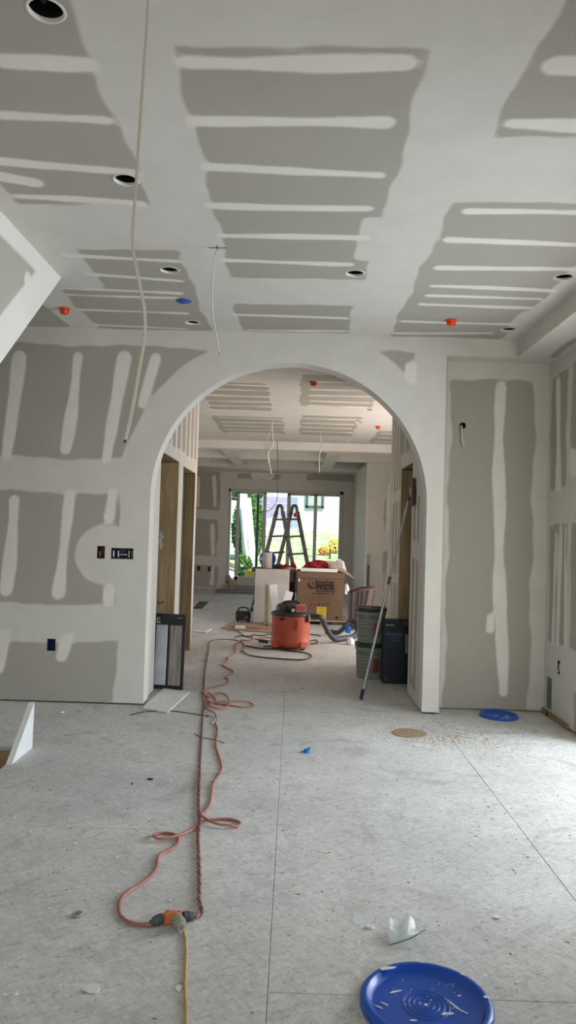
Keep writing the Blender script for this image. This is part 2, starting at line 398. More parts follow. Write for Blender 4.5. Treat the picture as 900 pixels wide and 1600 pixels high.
def surface(name, O, U, V, w, h, step, mud, mt='dry', rects=(), rounds=(), arch=None, parent=None, kind='structure'):
    """grid sheet with exact rectangular openings, round holes (cu,cv,r) and an arch opening (cu,cv,r); 'mud' stored per vertex"""
    eu = [q for r in rects for q in r[:2] if 0 < q < w]; ev = [q for r in rects for q in r[2:] if 0 < q < h]
    if arch: eu += [arch[0]-arch[2], arch[0]+arch[2]]; ev += [arch[1]]
    us, vs = lines(0, w, step, eu), lines(0, h, step, ev); nu, nv = len(us), len(vs)
    u, v = np.meshgrid(us, vs); keep = np.ones((nv-1, nu-1), bool)
    cu, cv = (us[:-1]+us[1:])/2, (vs[:-1]+vs[1:])/2; CU, CV = np.meshgrid(cu, cv)
    for x0, x1, y0, y1 in rects: keep &= ~((CU > x0) & (CU < x1) & (CV > y0) & (CV < y1))
    circ = list(rounds)
    def snap(mask_in, cx, cy, r, only=None):
        # vertices touching both removed and kept faces move onto the circle
        rem = np.zeros((nv, nu), bool); kp = np.zeros((nv, nu), bool)
        for a in (0, 1):
            for b in (0, 1):
                rem[a:nv-1+a, b:nu-1+b] |= mask_in; kp[a:nv-1+a, b:nu-1+b] |= ~mask_in
        sel = rem & kp
        if only is not None: sel &= only
        du, dv = u[sel]-cx, v[sel]-cy; d = np.hypot(du, dv); u[sel] = cx+du/d*r; v[sel] = cy+dv/d*r
    for cx, cy, r in circ:
        inn = np.hypot(CU-cx, CV-cy) < r; keep &= ~inn; snap(inn, cx, cy, r)
    if arch:
        cx, cy, r = arch
        low = (abs(CU-cx) < r) & (CV < cy); keep &= ~low
        inn = (np.hypot(CU-cx, CV-cy) < r) & (CV > cy); keep &= ~inn
        snap(inn | low, cx, cy, r, only=(v > cy+1e-4))
    uu, vv = u.ravel(), v.ravel(); O, U, V = Vector(O), Vector(U), Vector(V)
    co = np.outer(uu, U)+np.outer(vv, V)+np.array(O)
    j, i = np.nonzero(keep); a = j*nu+i
    F = np.stack([a, a+1, a+nu+1, a+nu], 1)
    used = np.unique(F); remap = -np.ones(nu*nv, int); remap[used] = np.arange(len(used)); F = remap[F]; co = co[used]
    me = bpy.data.meshes.new(name); me.from_pydata(co.tolist(), [], F.tolist()); me.update()
    at = me.attributes.new('mud', 'FLOAT', 'POINT')
    LAST.clear(); val = mud(uu[used], vv[used]) if mud else np.full(len(used), -.3)
    fr = LAST.get('s', np.full(len(used), 9.0)); me.attributes.new('fresh', 'FLOAT', 'POINT').data.foreach_set('value', fr.astype(np.float32)); at = me.attributes['mud']
    at.data.foreach_set('value', val.astype(np.float32))
    me.materials.append(M[mt]); o = bpy.data.objects.new(name, me); C.objects.link(o)
    if parent: o.parent = parent
    else: o['kind'] = kind
    return o
def rectx(*q): return lambda u, v: rect_sd(u, v, *q)

# ================================================================== SETTING
XL, XR, YB, YA = -3.3, 2.08, -2.3, 5.97          # near room: left, right, rear, arch wall face
YA2 = 6.15; NX0, NY = 1.19, 6.17; SX, SZ = 1.75, 2.86
XHL, XHR, YHL, YHR = -1.175, 1.052, 8.9, 8.24     # hall walls and their ends
BL, BR, YE, YC = -4.2, 3.0, 18.2, 13.1            # far room
ACX, ACZ, AR_ = -.052, 1.66, 1.105
def cstrip(a, b, r=.035, f=CE):
    p, q = f(*a), f(*b); return ((p.x, p.y), (q.x, q.y), r)

# ---- near ceiling
panA = [(-1.42, -.745, -2.2, 3.66), (-1.39, -.705, 4.25, 4.80), (-1.62, -1.38, 5.0, 5.955), (-1.42, -.71, 4.70, 5.955), (-3.2, -1.85, 4.9, 5.955), (-3.2, -1.85, -2.2, 4.3),
        (-.44, .405, 2.42, 4.66), (-.44, .405, -2.2, 1.95), (-.465, .375, 5.2, 5.92), (.72, 1.60, 3.52, 5.95), (.745, 1.66, -2.2, 2.93)]
st = [((0, 93), (133, 96), .04), ((0, 183), (165, 187), .035), ((-30, 246), (206, 268), .033), ((28, 309), (222, 319), .03), ((-20, 272), (52, 284), .05),
      ((102, 397), (275, 409), .03), ((140, 430), (284, 440), .026), ((92, 448), (280, 459), .028), ((104, 459), (275, 466), .024), ((124, 483), (291, 491), .026), ((135, 508), (289, 513), .024),
      ((290, 93), (632, 98), .045), ((296, 186), (600, 195), .04), ((322, 263), (594, 271), .036), ((330, 320), (576, 325), .034), ((340, 367), (568, 374), .034), ((352, 408), (546, 412), .03),
      ((368, 493), (540, 497), .028), ((386, 515), (538, 518), .024),
      ((732, 330), (930, 335), .035), ((702, 377), (930, 382), .037), ((688, 417), (900, 422), .034), ((676, 447), (869, 456), .032), ((670, 463), (843, 466), .028), ((658, 476), (826, 480), .03), ((632, 501), (803, 507), .03), ((620, 520), (768, 521), .026),
      ((873, 100), (960, 104), .045), ((800, 196), (960, 204), .045)]
strips = [cstrip(*s) for s in st]
strips += [((-1.35, y), (-.8, y), .035) for y in (1.9, 1.5, 1.1)] + [((-.4, y), (.35, y), .035) for y in (1.6, 1.2, .8, .4)]
blobs = [rectx(.30, .45, 3.72, 4.32, .05), rectx(1.55, 1.8, 5.2, 5.6, .05), rectx(-1.45, -1.3, 4.2, 4.95, .06)]
ceil_holes = {'a': (72, 16), 'b': (197, 281), 'c': (265, 422), 'd': (301, 504), 'e': (555, 427), 'f': (881, 433), 'g': (795, 515)}
hc = {k: CE(*v) for k, v in ceil_holes.items()}
RC = .056
mf = mudfield(panA, strips, blobs)
O = (XL, YB, CEIL)
surface('ceiling', O, (1, 0, 0), (0, 1, 0), SX-XL, YA-YB, .027, lambda u, v: mf(u+XL, v+YB),
        rounds=[(p.x-XL, p.y-YB, RC) for p in hc.values()])
# tray: dropped soffit along the right wall
mf2 = mudfield([(-1.9, 5.05, .028, .1)], [])
surface('trim_soffit_side', (SX, YB, SZ), (0, 1, 0), (0, 0, 1), YA-YB, CEIL-SZ, .035, None)
surface('ceiling_soffit', (SX, YB, SZ), (1, 0, 0), (0, 1, 0), XR-SX, NY-YB, .03, lambda u, v: mudfield([], [], [lambda a, b: .006-np.minimum(.05, .1)+0*a])(u, v) if False else -rect_sd(u+SX+.02*np.sin(v*5), v+YB, 1.985, 2.045, -9, 5.95, .01))
surface('ceiling_niche', (NX0, YA, SZ), (1, 0, 0), (0, 1, 0), SX-NX0, NY-YA, .05, None)

# ---- arch wall (far wall of the near room)
Z0 = .013
def outside_ring(P, R, cx=ACX, cz=ACZ):
    return lambda u, v: np.maximum(rect_sd(u, v, *P, .01), R-np.hypot(u-cx, v-cz))
pan = [outside_ring((-3.2, -.70, 1.95, 2.865), 1.372), (-3.2, -1.405, .775, 1.672), (-3.2, -1.385, 0, .525), outside_ring((.6, .93, 2.5, 2.878), 1.39)]
wst = [((-2.27, 2.75), (-2.31, 1.95), .05), ((-1.79, 2.77), (-1.86, 2.02), .045), ((-1.42, 2.77), (-1.50, 1.95), .05), ((-1.17, 2.78), (-1.25, 2.4), .045),
       ((-2.26, 1.60), (-2.29, .88), .05), ((-1.82, 1.70), (-1.85, .87), .046), ((-1.455, 1.70), (-1.465, 1.48), .044), ((-1.45, .90), (-1.45, .82), .044), ((-2.28, .55), (-2.30, .25), .045), ((-1.79, .56), (-1.835, .37), .042),
       ((-2.75, 2.7), (-2.78, 1.9), .05), ((-2.75, 1.65), (-2.78, .8), .05), ((.885, 2.76), (.89, 2.66), .06)]
ex = [lambda u, v: np.hypot(u+1.50, v-1.185)-.245, lambda u, v: rect_sd(u, v-.03*np.sin((u+1.4)*2.4), -3.3, -1.3, .50, .80, .02)]
mfw = mudfield(pan, wst, ex)
box_rects = {'brown': (-1.567, -1.505, 1.153, 1.253), 'triple': (-1.454, -1.277, 1.154, 1.241), 'outlet': (-1.939, -1.872, .408, .503)}
W0 = surface('wall_far', (XL, YA, Z0), (1, 0, 0), (0, 0, 1), NX0-XL, CEIL-Z0, .03, lambda u, v: mfw(u+XL, v+Z0),
        rects=[(a-XL, b-XL, c-Z0, d-Z0) for a, b, c, d in box_rects.values()], arch=(ACX-XL, ACZ-Z0, AR_))
surface('wall_far_back', (XL, YA2, Z0), (1, 0, 0), (0, 0, 1), NX0-XL, CEIL-Z0, .06, None, arch=(ACX-XL, ACZ-Z0, AR_))
def intrados():
    path = [(ACX-AR_, Z0)]+[(ACX-AR_, z) for z in (.5, 1.0, 1.4)]+[(ACX-AR_*math.cos(PI*i/48), ACZ+AR_*math.sin(PI*i/48)) for i in range(49)]+[(ACX+AR_, z) for z in (1.4, 1.0, .5, Z0)]
    m = MB(); vs = [(x, YA, z) for x, z in path]+[(x, YA2, z) for x, z in path]; n = len(path)
    return m.add(vs, [(i, i+1, n+i+1, n+i) for i in range(n-1)], True).build('trim_arch_soffit', 'mudall')
struct(intrados())
# bottom edges and right post return, header over the niche
m = MB(); m.box(NX0-.003, NX0+.002, YA, NY, Z0, SZ); m.box(ACX+AR_, NX0, YA, YA2, Z0, Z0+.003); struct(m.build('wall_post_return', 'mudall'))
mfh = lambda u, v: np.full(u.shape, -.3)
surface('wall_niche_header', (NX0, YA, SZ), (1, 0, 0), (0, 0, 1), SX-NX0, CEIL-SZ, .05, mfh)
nz0 = .018
mfn = mudfield([(1.268, 1.958, -.1, 2.712)], [((1.675, 2.66), (1.70, 1.6), .048), ((1.70, 1.7), (1.735, .15), .05), ((1.63, .76), (1.63, .66), .035)])
hole = PY(723, 665, NY)
surface('wall_niche', (NX0, NY, nz0), (1, 0, 0), (0, 0, 1), XR-NX0, SZ-nz0, .03, lambda u, v: mfn(u+NX0, v+nz0), rounds=[(hole.x-NX0, hole.z-nz0, .028)])
# right wall with its window opening and outlet slot
def ry(x, y): return PX(x, y, XR).y
slot = (5.815, 5.862, .372, .475)
WR = (3.0, 5.25, .02, 2.5)
prs = [(5.762, 6.11, 1.82, 2.735), (5.22, 5.665, 1.9, 2.745), (5.70, 6.085, .60, 1.53), (5.22, 5.62, .6, 1.53), (-2, 2.8, .6, 1.53), (-2, 2.8, 1.82, 2.735), (5.22, 5.52, 0, .30)]
rst = [((ry(872, 640), 2.66), (ry(871, 760), 1.8), .055), ((ry(874, 900), 1.5), (ry(872, 1000), .6), .04), ((ry(867, 900), 1.45), (ry(865, 1000), .6), .028), ((5.44, 2.75), (5.43, 1.9), .05), ((5.62, 2.0), (5.50, 1.85), .12), ((5.735, 1.5), (5.735, .6), .025)]
mfr = mudfield(prs, rst)
surface('wall_right', (XR, YB, .02), (0, 1, 0), (0, 0, 1), NY-YB, SZ-.02, .035, lambda u, v: mfr(u+YB, v+.02),
        rects=[(WR[0]-YB, WR[1]-YB, WR[2]-.02, WR[3]-.02), (slot[0]-YB, slot[1]-YB, slot[2]-.02, slot[3]-.02)])
surface('wall_left', (XL, YB, 0), (0, 1, 0), (0, 0, 1), YA-YB, CEIL, .12, lambda u, v: mudfield([(-2, 5.7, .8, 1.7), (-2, 5.7, 1.95, 2.85)], [((y, .8), (y, 2.9), .045) for y in np.arange(-1.6, 5.6, .4)])(u+YB, v))
surface('wall_rear', (XL, YB, 0), (1, 0, 0), (0, 0, 1), XR-XL, CEIL, .12, lambda u, v: mudfield([(-3.1, -1.6, .8, 1.7)], [])(u+XL, v), rects=[(1.9, 5.1, .35, 2.35)])
def win_unit(name, x0, x1, y0, y1, z0, z1, n=2):
    """vinyl frame and glass in an opening; the opening lies in a plane of constant x or constant y"""
    m = MB(); ax = 0 if abs(x1-x0) < 1e-6 else 1
    def bar(a0, a1, c0, c1, t=.05):
        if ax == 0: m.box(x0, x0+t, a0, a1, c0, c1)
        else: m.box(a0, a1, y0-t, y0, c0, c1)
    a, b = (y0, y1) if ax == 0 else (x0, x1)
    bar(a, a+.05, z0, z1); bar(b-.05, b, z0, z1); bar(a, b, z0, z0+.05); bar(a, b, z1-.05, z1)
    for k in range(1, n): c = a+(b-a)*k/n; bar(c-.03, c+.03, z0, z1)
    return struct(m.build(name, 'whitetrim'))
struct(MB().box(XR+.004, XR+.12, YB, NY+.04, 0, .06).build('wall_right_light_stop', 'stud_dark'))  # added strip outside the wall, blocks sky light leaking under its lower edge
win_unit('window_1', 4.42, 4.42, 2.95, 5.3, .25, 2.45, 3)
bx_ = MB().box(XR+.01, 4.5, 2.17, 2.29, 0, 2.7).box(XR+.01, 4.5, 5.36, 5.48, 0, 2.7).box(XR+.01, 4.5, 2.29, 5.36, 2.6, 2.7).box(4.42, 4.5, 2.29, 5.36, 0, .25).box(4.42, 4.5, 2.29, 5.36, 2.45, 2.6)
struct(bx_.build('wall_bay', 'mudall')); win_unit('window_2', -1.4, 1.8, YB, YB, .35, 2.35)

# ---- stair side wall hanging from the ceiling, and the low one on the floor
SLP = .83; XS = -1.545; apex = 4.76
zs = lambda y: CEIL-SLP*(apex-y)
def stair_wall():
    y1 = 1.3; n = 120; nz = 40
    vs = []; fs = []; val = []
    for i in range(n+1):
        y = y1+(apex-y1)*i/n
        zb = zs(y)
        for j in range(nz+1):
            z = zb+(CEIL-zb)*j/nz; vs.append((XS, y, z))
            dl = (z-zb)*math.cos(math.atan(SLP)); val.append(min(CEIL-.12-z, dl-.205))
    for i in range(n):
        for j in range(nz): a = i*(nz+1)+j; fs.append((a, a+nz+1, a+nz+2, a+1))
    # blobs of compound crossing the bare panel
    P = np.array(vs); v = np.array(val)
    for cy, cz, r in ((4.18, 2.78, .055), (4.22, 2.70, .05), (4.24, 2.62, .045)):
        v = np.minimum(v, np.hypot(P[:, 1]-cy, P[:, 2]-cz)-r)
    me = bpy.data.meshes.new('wall_stair'); me.from_pydata(vs, [], fs); me.update()
    at = me.attributes.new('mud', 'FLOAT', 'POINT'); at.data.foreach_set('value', v.astype(np.float32)); me.materials.append(M['dry'])
    o = bpy.data.objects.new('wall_stair', me); C.objects.link(o); struct(o)
    m = MB(); m.prism([(XS-.12, apex+.0, CEIL-.001), (XS-.12, y1, zs(y1)), (XS-.12, y1, CEIL-.001)], (.118, 0, 0)); b = m.build('wall_stair_body', 'mudall'); struct(b)
stair_wall()
XK = -1.61
m = MB(); m.prism([(XK-.035, 4.40, -.002), (XK-.035, 4.745, -.002), (XK-.035, 4.755, .285)], (.035, 0, 0))
k = struct(m.build('trim_stair_knee', 'gypsum'))

# ---- hall walls
lop = [(6.50, 7.5, 2.085), (7.80, 8.75, 2.07)]
def mhl(u, v):
    y = u+YA2; z = v
    return mudfield([(6.5, 8.75, 2.2, 2.9)], [((yy, 2.15), (yy, 2.95), .04) for yy in (6.72, 7.0, 7.3, 7.62, 7.95, 8.25, 8.55)], [])(y, z)
surface('wall_hall_left', (XHL, YA2, .01), (0, 1, 0), (0, 0, 1), YHL-YA2, CEIL-.01, .04, mhl, rects=[(a-YA2, b-YA2, 0, c-.01) for a, b, c in lop])
rop = (6.72, 7.42, 2.07)
def mhr(u, v):
    return mudfield([(7.5, 8.12, .3, .9), (7.5, 8.12, 1.0, 1.75), (6.3, 6.62, .1, 1.2), (6.3, 6.62, 1.35, 1.75), (6.3, 8.12, 2.2, 2.9), (7.5, 8.12, 1.85, 2.3)], [((yy, .2), (yy, 2.95), .035) for yy in (6.46, 6.85, 7.25, 7.62, 7.84, 8.04)])(u+YA2, v)
surface('wall_hall_right', (XHR, YA2, .01), (0, 1, 0), (0, 0, 1), YHR-YA2, CEIL-.01, .04, mhr, rects=[(rop[0]-YA2, rop[1]-YA2, 0, rop[2]-.01)])
TW = .125
def wall_box(name, x0, x1, y0, y1, z0=0, z1=CEIL, m='mudall', parent=None):
    o = MB().box(x0, x1, y0, y1, z0, z1).build(name, m, parent); return o if parent else struct(o)
wall_box('wall_hall_left_end', XHL-TW, XHL, YHL, YHL+.013)
wall_box('wall_hall_right_end', XHR, XHR+TW, YHR, YHR+.013)
# framing lumber lining the door openings
fl = bpy.data.objects.new('trim_door_framing', None); C.objects.link(fl); struct(fl)
def stud(x0, x1, y0, y1, z0, z1, mt='stud'):
    o = MB().cbox(x0, x1, y0, y1, z0, z1, .003).build('door_stud', mt, fl); return o
XS0, XS1 = XHL-.118, XHL-.004
for a, b, c in lop:
    XS0 = XHL-(.20 if a < 7 else .118)
    stud(XS0, XS1, b+.001, b+.038, .0, c-.01); stud(XS0, XS1, b+.039, b+.076, .0, c-.01, 'stud_dark')
    stud(XS0, XS1, a-.039, a-.001, .0, c-.01); stud(XS0, XS1, a, b, c-.004, c+.034, 'stud_dark')
xr0, xr1 = XHR+.004, XHR+.118
a, b, c = rop
stud(xr0, xr1, b+.001, b+.038, 0, c-.01); stud(xr0, xr1, b+.039, b+.076, 0, c-.01, 'stud_dark'); stud(xr0, xr1, a-.039, a-.001, 0, c-.01); stud(xr0, xr1, a, b, c-.004, c+.034, 'stud_dark')
XS0 = XHL-.20
# stamped print on the first stud
m = MB()
for i, q in enumerate((.0, .018, .034, .052, .068)):
    z = .655+.008*math.sin(i*2.1); m.box(XS0+.012+q, XS0+.022+q, lop[0][1]-.0006, lop[0][1]+.001, z, z+.022)
    if i % 2 == 0: m.box(XS0+.010+q, XS0+.026+q, lop[0][1]-.0006, lop[0][1]+.001, z+.008, z+.013)
m.build('ink_stamp', 'ink', fl)
m = MB()
for i in range(6): m.lathe([(0, 0), (.018, 0)], 7, mtx=Matrix.Translation((XS0+.045+.008*math.sin(i*2), lop[0][1]-.0008, 1.22+i*.027)) @ Matrix.Rotation(PI/2, 4, 'X') @ Matrix.Rotation(i, 4, 'Z'))
m.build('dried_compound', 'smear', fl)
# back sides and closets
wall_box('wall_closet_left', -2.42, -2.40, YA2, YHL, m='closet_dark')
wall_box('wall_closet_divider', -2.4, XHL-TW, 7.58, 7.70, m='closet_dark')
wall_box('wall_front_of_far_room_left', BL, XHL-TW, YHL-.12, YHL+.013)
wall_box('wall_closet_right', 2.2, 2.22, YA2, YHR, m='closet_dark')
wall_box('wall_front_of_far_room_right', XHR+TW, BR, YHR-.12, YHR+.013)
wall_box('wall_niche_light_stop', NX0, XR+.3, NY+.045, NY+.065)  # added backing, seals light leaks at the niche hole and base gap

# ---- far room
cer = lambda x, y: CE(x, y)
fp = [(-1.1, -.33, 6.7, 7.42), (-1.12, -.33, 8.0, 9.85), (-1.2, -.2, 10.35, 12.1), (.06, .30, 6.8, 7.05), (.03, .92, 7.5, 9.35), (.05, .88, 10.1, 12.1), (1.25, 2.2, 11.4, 12.9), (1.3, 2.2, 9.6, 10.2), (-3.6, -1.7, 9.2, 10.6), (-3.6, -1.9, 11.2, 12.8)]
fs_ = [((-1.2, y), (-.36, y), .03) for y in (6.95, 7.2, 7.42)] + [((-1.15, y), (-.3, y), .035) for y in (8.12, 8.42, 8.78, 9.15, 9.5, 9.85)] + [((-1.1, y), (-.25, y), .04) for y in (10.5, 10.9, 11.3, 11.7, 12.05)]
fs_ += [((.15, y), (.86, y), .035) for y in (7.85, 8.25, 8.62, 9.0, 9.32)] + [((.12, y), (.80, y), .045) for y in (10.35, 10.8, 11.25, 11.7)] + [((1.35, y), (2.2, y), .05) for y in (11.7, 12.2, 12.7)]
mfc = mudfield(fp, fs_)
far_holes = {'h': (576, 640), 'i': (561, 660), 'j': (550, 676), 'k': (545, 689), 'l': (331, 699), 'm': (327, 685)}
hf = {k: CE(*v) for k, v in far_holes.items()}
surface('ceiling_far', (BL, YA2, CEIL), (1, 0, 0), (0, 1, 0), BR-BL, YC-YA2, .05, lambda u, v: mfc(u+BL, v+YA2), rounds=[(p.x-BL, p.y-YA2, RC) for p in hf.values()])
wall_box('ceiling_coffer', BL, BR, YC, YE, 3.12, 3.14, 'paper')
ZB = 2.86
cf = thing('coffered_beams', None, None); struct(cf)
def beam(x0, x1, y0, y1): MB().box(x0, x1, y0, y1, ZB, 3.119).build('beam', 'mudall', cf)
beam(BL, BR, YC, YC+.25)
beam(BL, BR, 14.85, 15.05); beam(BL, BR, 16.9, 17.9); beam(BL, BR, 17.9, YE)
for x in (-1.23, .68): beam(x-.12, x+.12, YC+.25, 14.85); beam(x-.12, x+.12, 15.05, 16.9)
for x in (-3.1, 2.4): beam(x-.12, x+.12, YC+.25, 14.85)
# back wall with the sliding door opening
d0, d1 = PY(357, 764, YE), PY(537, 768, YE)
DX0, DX1, DZ1, DZ0 = d0.x+.01, d1.x+.0, .5*(d0.z+d1.z), .14
def B(x, y): p = PY(x, y, YE); return p.x, p.z
def brect(x0, y0, x1, y1): a, b = B(x0, y1), B(x1, y0); return (a[0], b[0], a[1], b[1])
bp_ = [brect(300, 737, 345, 796), brect(300, 812, 341, 868), brect(300, 884, 341, 917), brect(553, 743, 571, 803), brect(553, 820, 571, 877), brect(552, 893, 571, 920), brect(372, 742, 440, 748), brect(480, 742, 571, 750)]
bs_ = [(B(334, 745), B(335, 790), .05), (B(333, 820), B(332, 865), .05), (B(331, 888), B(330, 912), .05), (B(311, 745), B(309, 790), .04), (B(566, 760), B(566, 800), .04), (B(566, 825), B(565, 870), .04), (B(400, 742), B(420, 743), .14)]
mfb = mudfield(bp_, bs_)
surface('wall_back', (BL, YE, 0), (1, 0, 0), (0, 0, 1), BR-BL, ZB, .05, lambda u, v: mfb(u+BL, v), rects=[(DX0-BL, DX1-BL, DZ0, DZ1)])
# projecting block (chase) at the right, and side walls with windows
p = PY(571, 800, 15.0)
surface('wall_chase_front', (p.x+.03, 15.0, 0), (1, 0, 0), (0, 0, 1), BR-p.x-.03, ZB, .06, lambda u, v: mudfield([(.35, .62, 1.5, 2.4), (.35, .62, .3, 1.1), (.75, 1.4, .4, 2.4)], [((.46, .3), (.46, 2.4), .05)])(u, v))
wall_box('wall_chase_side', p.x+.01, p.x+.03, 15.0, YE, 0, ZB)
def holed(name, x, y0, y1, oy0, oy1, oz0, oz1, z1):
    m = MB().box(x-.05, x+.05, y0, oy0, 0, z1).box(x-.05, x+.05, oy1, y1, 0, z1).box(x-.05, x+.05, oy0, oy1, 0, oz0).box(x-.05, x+.05, oy0, oy1, oz1, z1)
    return struct(m.build(name, 'mudall'))
holed('wall_far_room_right', BR+.05, YHR, YE, 8.6, 10.8, .2, 2.3, 3.14)
holed('wall_far_room_left', BL-.05, YHL, YE, 11.4, 13.8, .5, 2.3, 3.14)
wall_box('roof', -5.2, 5.8, -4.2, YE+.25, 3.3, 3.45, 'mudall')  # unseen slab added to block the sun, overhangs sized to shade the windows

# ---- sliding door
dr = thing('door_1', None, None); struct(dr)
yd = YE+.04
def dx(px): return PY(px, 830, YE).x
def dbar(n, x0, x1, z0, z1, y0=yd-.03, y1=yd+.05, mt='whitetrim'): return MB().cbox(x0, x1, y0, y1, z0, z1, .006).build(n, mt, dr)
zt, zb = DZ1, DZ0
dbar('door_jamb', DX0, DX0+.06, zb, zt, yd-.05, yd+.12); dbar('door_jamb', DX1-.09, DX1, zb, zt, yd-.05, yd+.12)
dbar('door_head', DX0, DX1, zt-.07, zt, yd-.05, yd+.12); dbar('door_sill', DX0, DX1, zb-.03, zb+.08, yd-.05, yd+.12)
st_px = [(368, 373), (410, 415), (447.5, 453), (489.5, 494.5)]
for a, b in st_px: dbar('stile', dx(a), dx(b), zb+.08, zt-.07)
dbar('bottom_rail', dx(368), dx(415), zb+.08, zb+.17); dbar('bottom_rail', dx(447.5), DX1-.08, zb+.08, zb+.17)
dbar('top_rail', dx(368), dx(415), zt-.11, zt-.07); dbar('top_rail', dx(447.5), DX1-.08, zt-.12, zt-.07)
dbar('screen_edge', dx(399.5), dx(403.5), zb+.08, zt-.07, yd+.06, yd+.09, 'green_lid')
for a, b in ((373, 410), (453, 489.5), (494.5, 531)): MB().box(dx(a), dx(b), yd+.005, yd+.011, zb+.12, zt-.1).build('glass_pane', 'glass', dr)
MB().cbox(dx(408), dx(410), yd-.06, yd-.03, 1.05, 1.2, .004).build('handle', 'galv', dr)
wall_box('trim_door_step', DX0-.05, DX1+.05, YE-.25, YE-.001, 0, .10, 'plank')

# ---- floor: subfloor sheets with open joints over a joist deck
fo = bpy.data.objects.new('floor', None); C.objects.link(fo); struct(fo)
PW = 1.18; G = .0009
xs = [-.04+PW*k for k in range(-4, 5)]
stair_open = (XL, XK-.035, 1.2, 4.745)
def sheet(x0, x1, y0, y1):
    if x1-x0 < .02 or y1-y0 < .02: return
    MB().cbox(x0+G, x1-G, y0+G, y1-G, -.022, 0, .0015).build('subfloor_sheet', 'floor', fo)
for k, x in enumerate(xs):
    y = -2.4-(1.16 if k % 2 else 0)
    while y < YE:
        x0, x1, y0, y1 = max(x, BL), min(x+PW, 4.5), max(y, -2.4), min(y+2.36, YE+.02)
        if x1 > x0+.02:
            sx0, sx1, sy0, sy1 = stair_open
            if x0 < sx1 and y0 < sy1 and y1 > sy0 and y0 < 5:
                if x1 > sx1: sheet(max(x0, sx1), x1, y0, y1)
                if x0 < sx1:
                    if y1 > sy1: sheet(x0, min(x1, sx1), max(y0, sy1), y1)
                    if y0 < sy0: sheet(x0, min(x1, sx1), y0, min(y1, sy0))
            else: sheet(x0, x1, y0, y1)
        y += 2.36
m = MB(); m.box(BL, XK-.035, 4.75, YE, -.06, -.024); m.box(XK-.035, 4.5, -2.4, YE, -.06, -.024); m.box(BL, XK-.035, -2.4, 1.2, -.06, -.024); m.build('joist_deck', 'stud', fo)
# stairwell below
st_ = thing('stairwell', None, None); struct(st_)
MB().box(XL, XK-.04, 4.746, 4.78, -.30, -.0225).build('header_joist', 'stud', st_)
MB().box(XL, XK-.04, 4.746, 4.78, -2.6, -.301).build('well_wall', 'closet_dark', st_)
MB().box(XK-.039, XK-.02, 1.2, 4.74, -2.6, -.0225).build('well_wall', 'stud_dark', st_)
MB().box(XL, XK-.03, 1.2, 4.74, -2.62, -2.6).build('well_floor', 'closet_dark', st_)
for i in range(8): MB().box(XL+.1, XK-.06, 4.1-.26*i-.28, 4.1-.26*i, -2.2+.26*i-.04, -2.2+.26*i).build('tread', 'stud_dark', st_)

# ================================================================== THINGS
# ---- recessed light housings
lab = {'a': 'open recessed light hole in ceiling nearest the camera, at the top left corner',
       'b': 'open recessed light hole in left ceiling row, second from the camera beside long white cable',
       'c': 'open recessed light hole in left ceiling row, just nearer than the blue disc',
       'd': 'open recessed light hole at far end of left ceiling row, above the arch wall',
       'e': 'open recessed light hole at the far right corner of the middle ceiling panel',
       'f': 'open recessed light hole at right frame edge beside the dropped soffit',
       'g': 'open recessed light hole at far right ceiling corner where the soffit meets the wall',
       'h': 'dark recessed light hole in far room ceiling, nearest one seen through the arch',
       'i': 'dark recessed light hole in far room ceiling, second nearest on the right side',
       'j': 'dark recessed light hole in far room ceiling, on the panel the right wire hangs from',
       'k': 'dark recessed light hole in far room ceiling, last one before the beams on the right',
       'l': 'dark recessed light hole in far room ceiling at left, nearest the beams',
       'm': 'dark recessed light hole in far room ceiling at left, next to the hallway wall end'}
for k, p in list(hc.items())+list(hf.items()):
    t = thing('recessed_light', lab[k], 'recessed light', (p.x, p.y, CEIL), 'recessed light holes in the ceilings')
    MB().lathe([(RC-.001, -.001), (RC+.003, .004), (RC+.003, .12), (.03, .13), (0, .13)], 28, (p.x, p.y, CEIL)).build('housing', 'black', t)
    MB().lathe([(RC-.003, .012), (RC-.004, -.002), (RC+.003, -.003), (RC+.006, -.0006)], 32, (p.x, p.y, CEIL)).build('ring', 'mudall', t)
    MB().cyl((p.x-.02, p.y+.02, CEIL+.04), (p.x+.02, p.y-.02, CEIL+.10), .012, n=8).build('socket', 'dark_metal', t)

def sprinkler(px, lb, m='sprink'):
    p = CE(*px); t = thing('sprinkler_cap', lb, 'sprinkler', (p.x, p.y, CEIL), 'sprinkler caps on the ceilings')
    MB().lathe([(0, -.001), (.042, -.001), (.042, -.008), (.03, -.010), (0, -.010)], 20, (p.x, p.y, CEIL)).build('base', m, t)
    a = MB()
    a.lathe([(.022, -.010), (.024, -.035), (.014, -.045), (0, -.046)], 14, (p.x, p.y, CEIL))
    for s in (-1, 1): a.cbox(p.x+s*.026-.005, p.x+s*.026+.005, p.y-.008, p.y+.008, CEIL-.04, CEIL-.009, .002)
    a.build('cap', m, t)
sprinkler((101, 482), 'orange sprinkler cap on ceiling beside the slanted stair wall')
sprinkler((705, 500), 'red sprinkler cap on the right ceiling panel above the niche')
sprinkler((490, 597), 'small red sprinkler cap on far room ceiling just behind the arch top')
sprinkler((591, 666), 'small red sprinkler cap on far room ceiling near the right hallway wall')
p = CE(287, 470); t = thing('blue_ceiling_cap', 'flat blue plastic disc on ceiling between two recessed light holes', 'ceiling cap', (p.x, p.y, CEIL))
MB().lathe([(0, -.012), (.035, -.012), (.052, -.006), (.055, -.001), (0, -.001)], 24, (p.x, p.y, CEIL)).build('disc', 'blue_cap', t)
MB().lathe([(0, -.018), (.012, -.018), (.014, -.012)], 12, (p.x, p.y, CEIL)).build('knob', 'blue_cap', t)

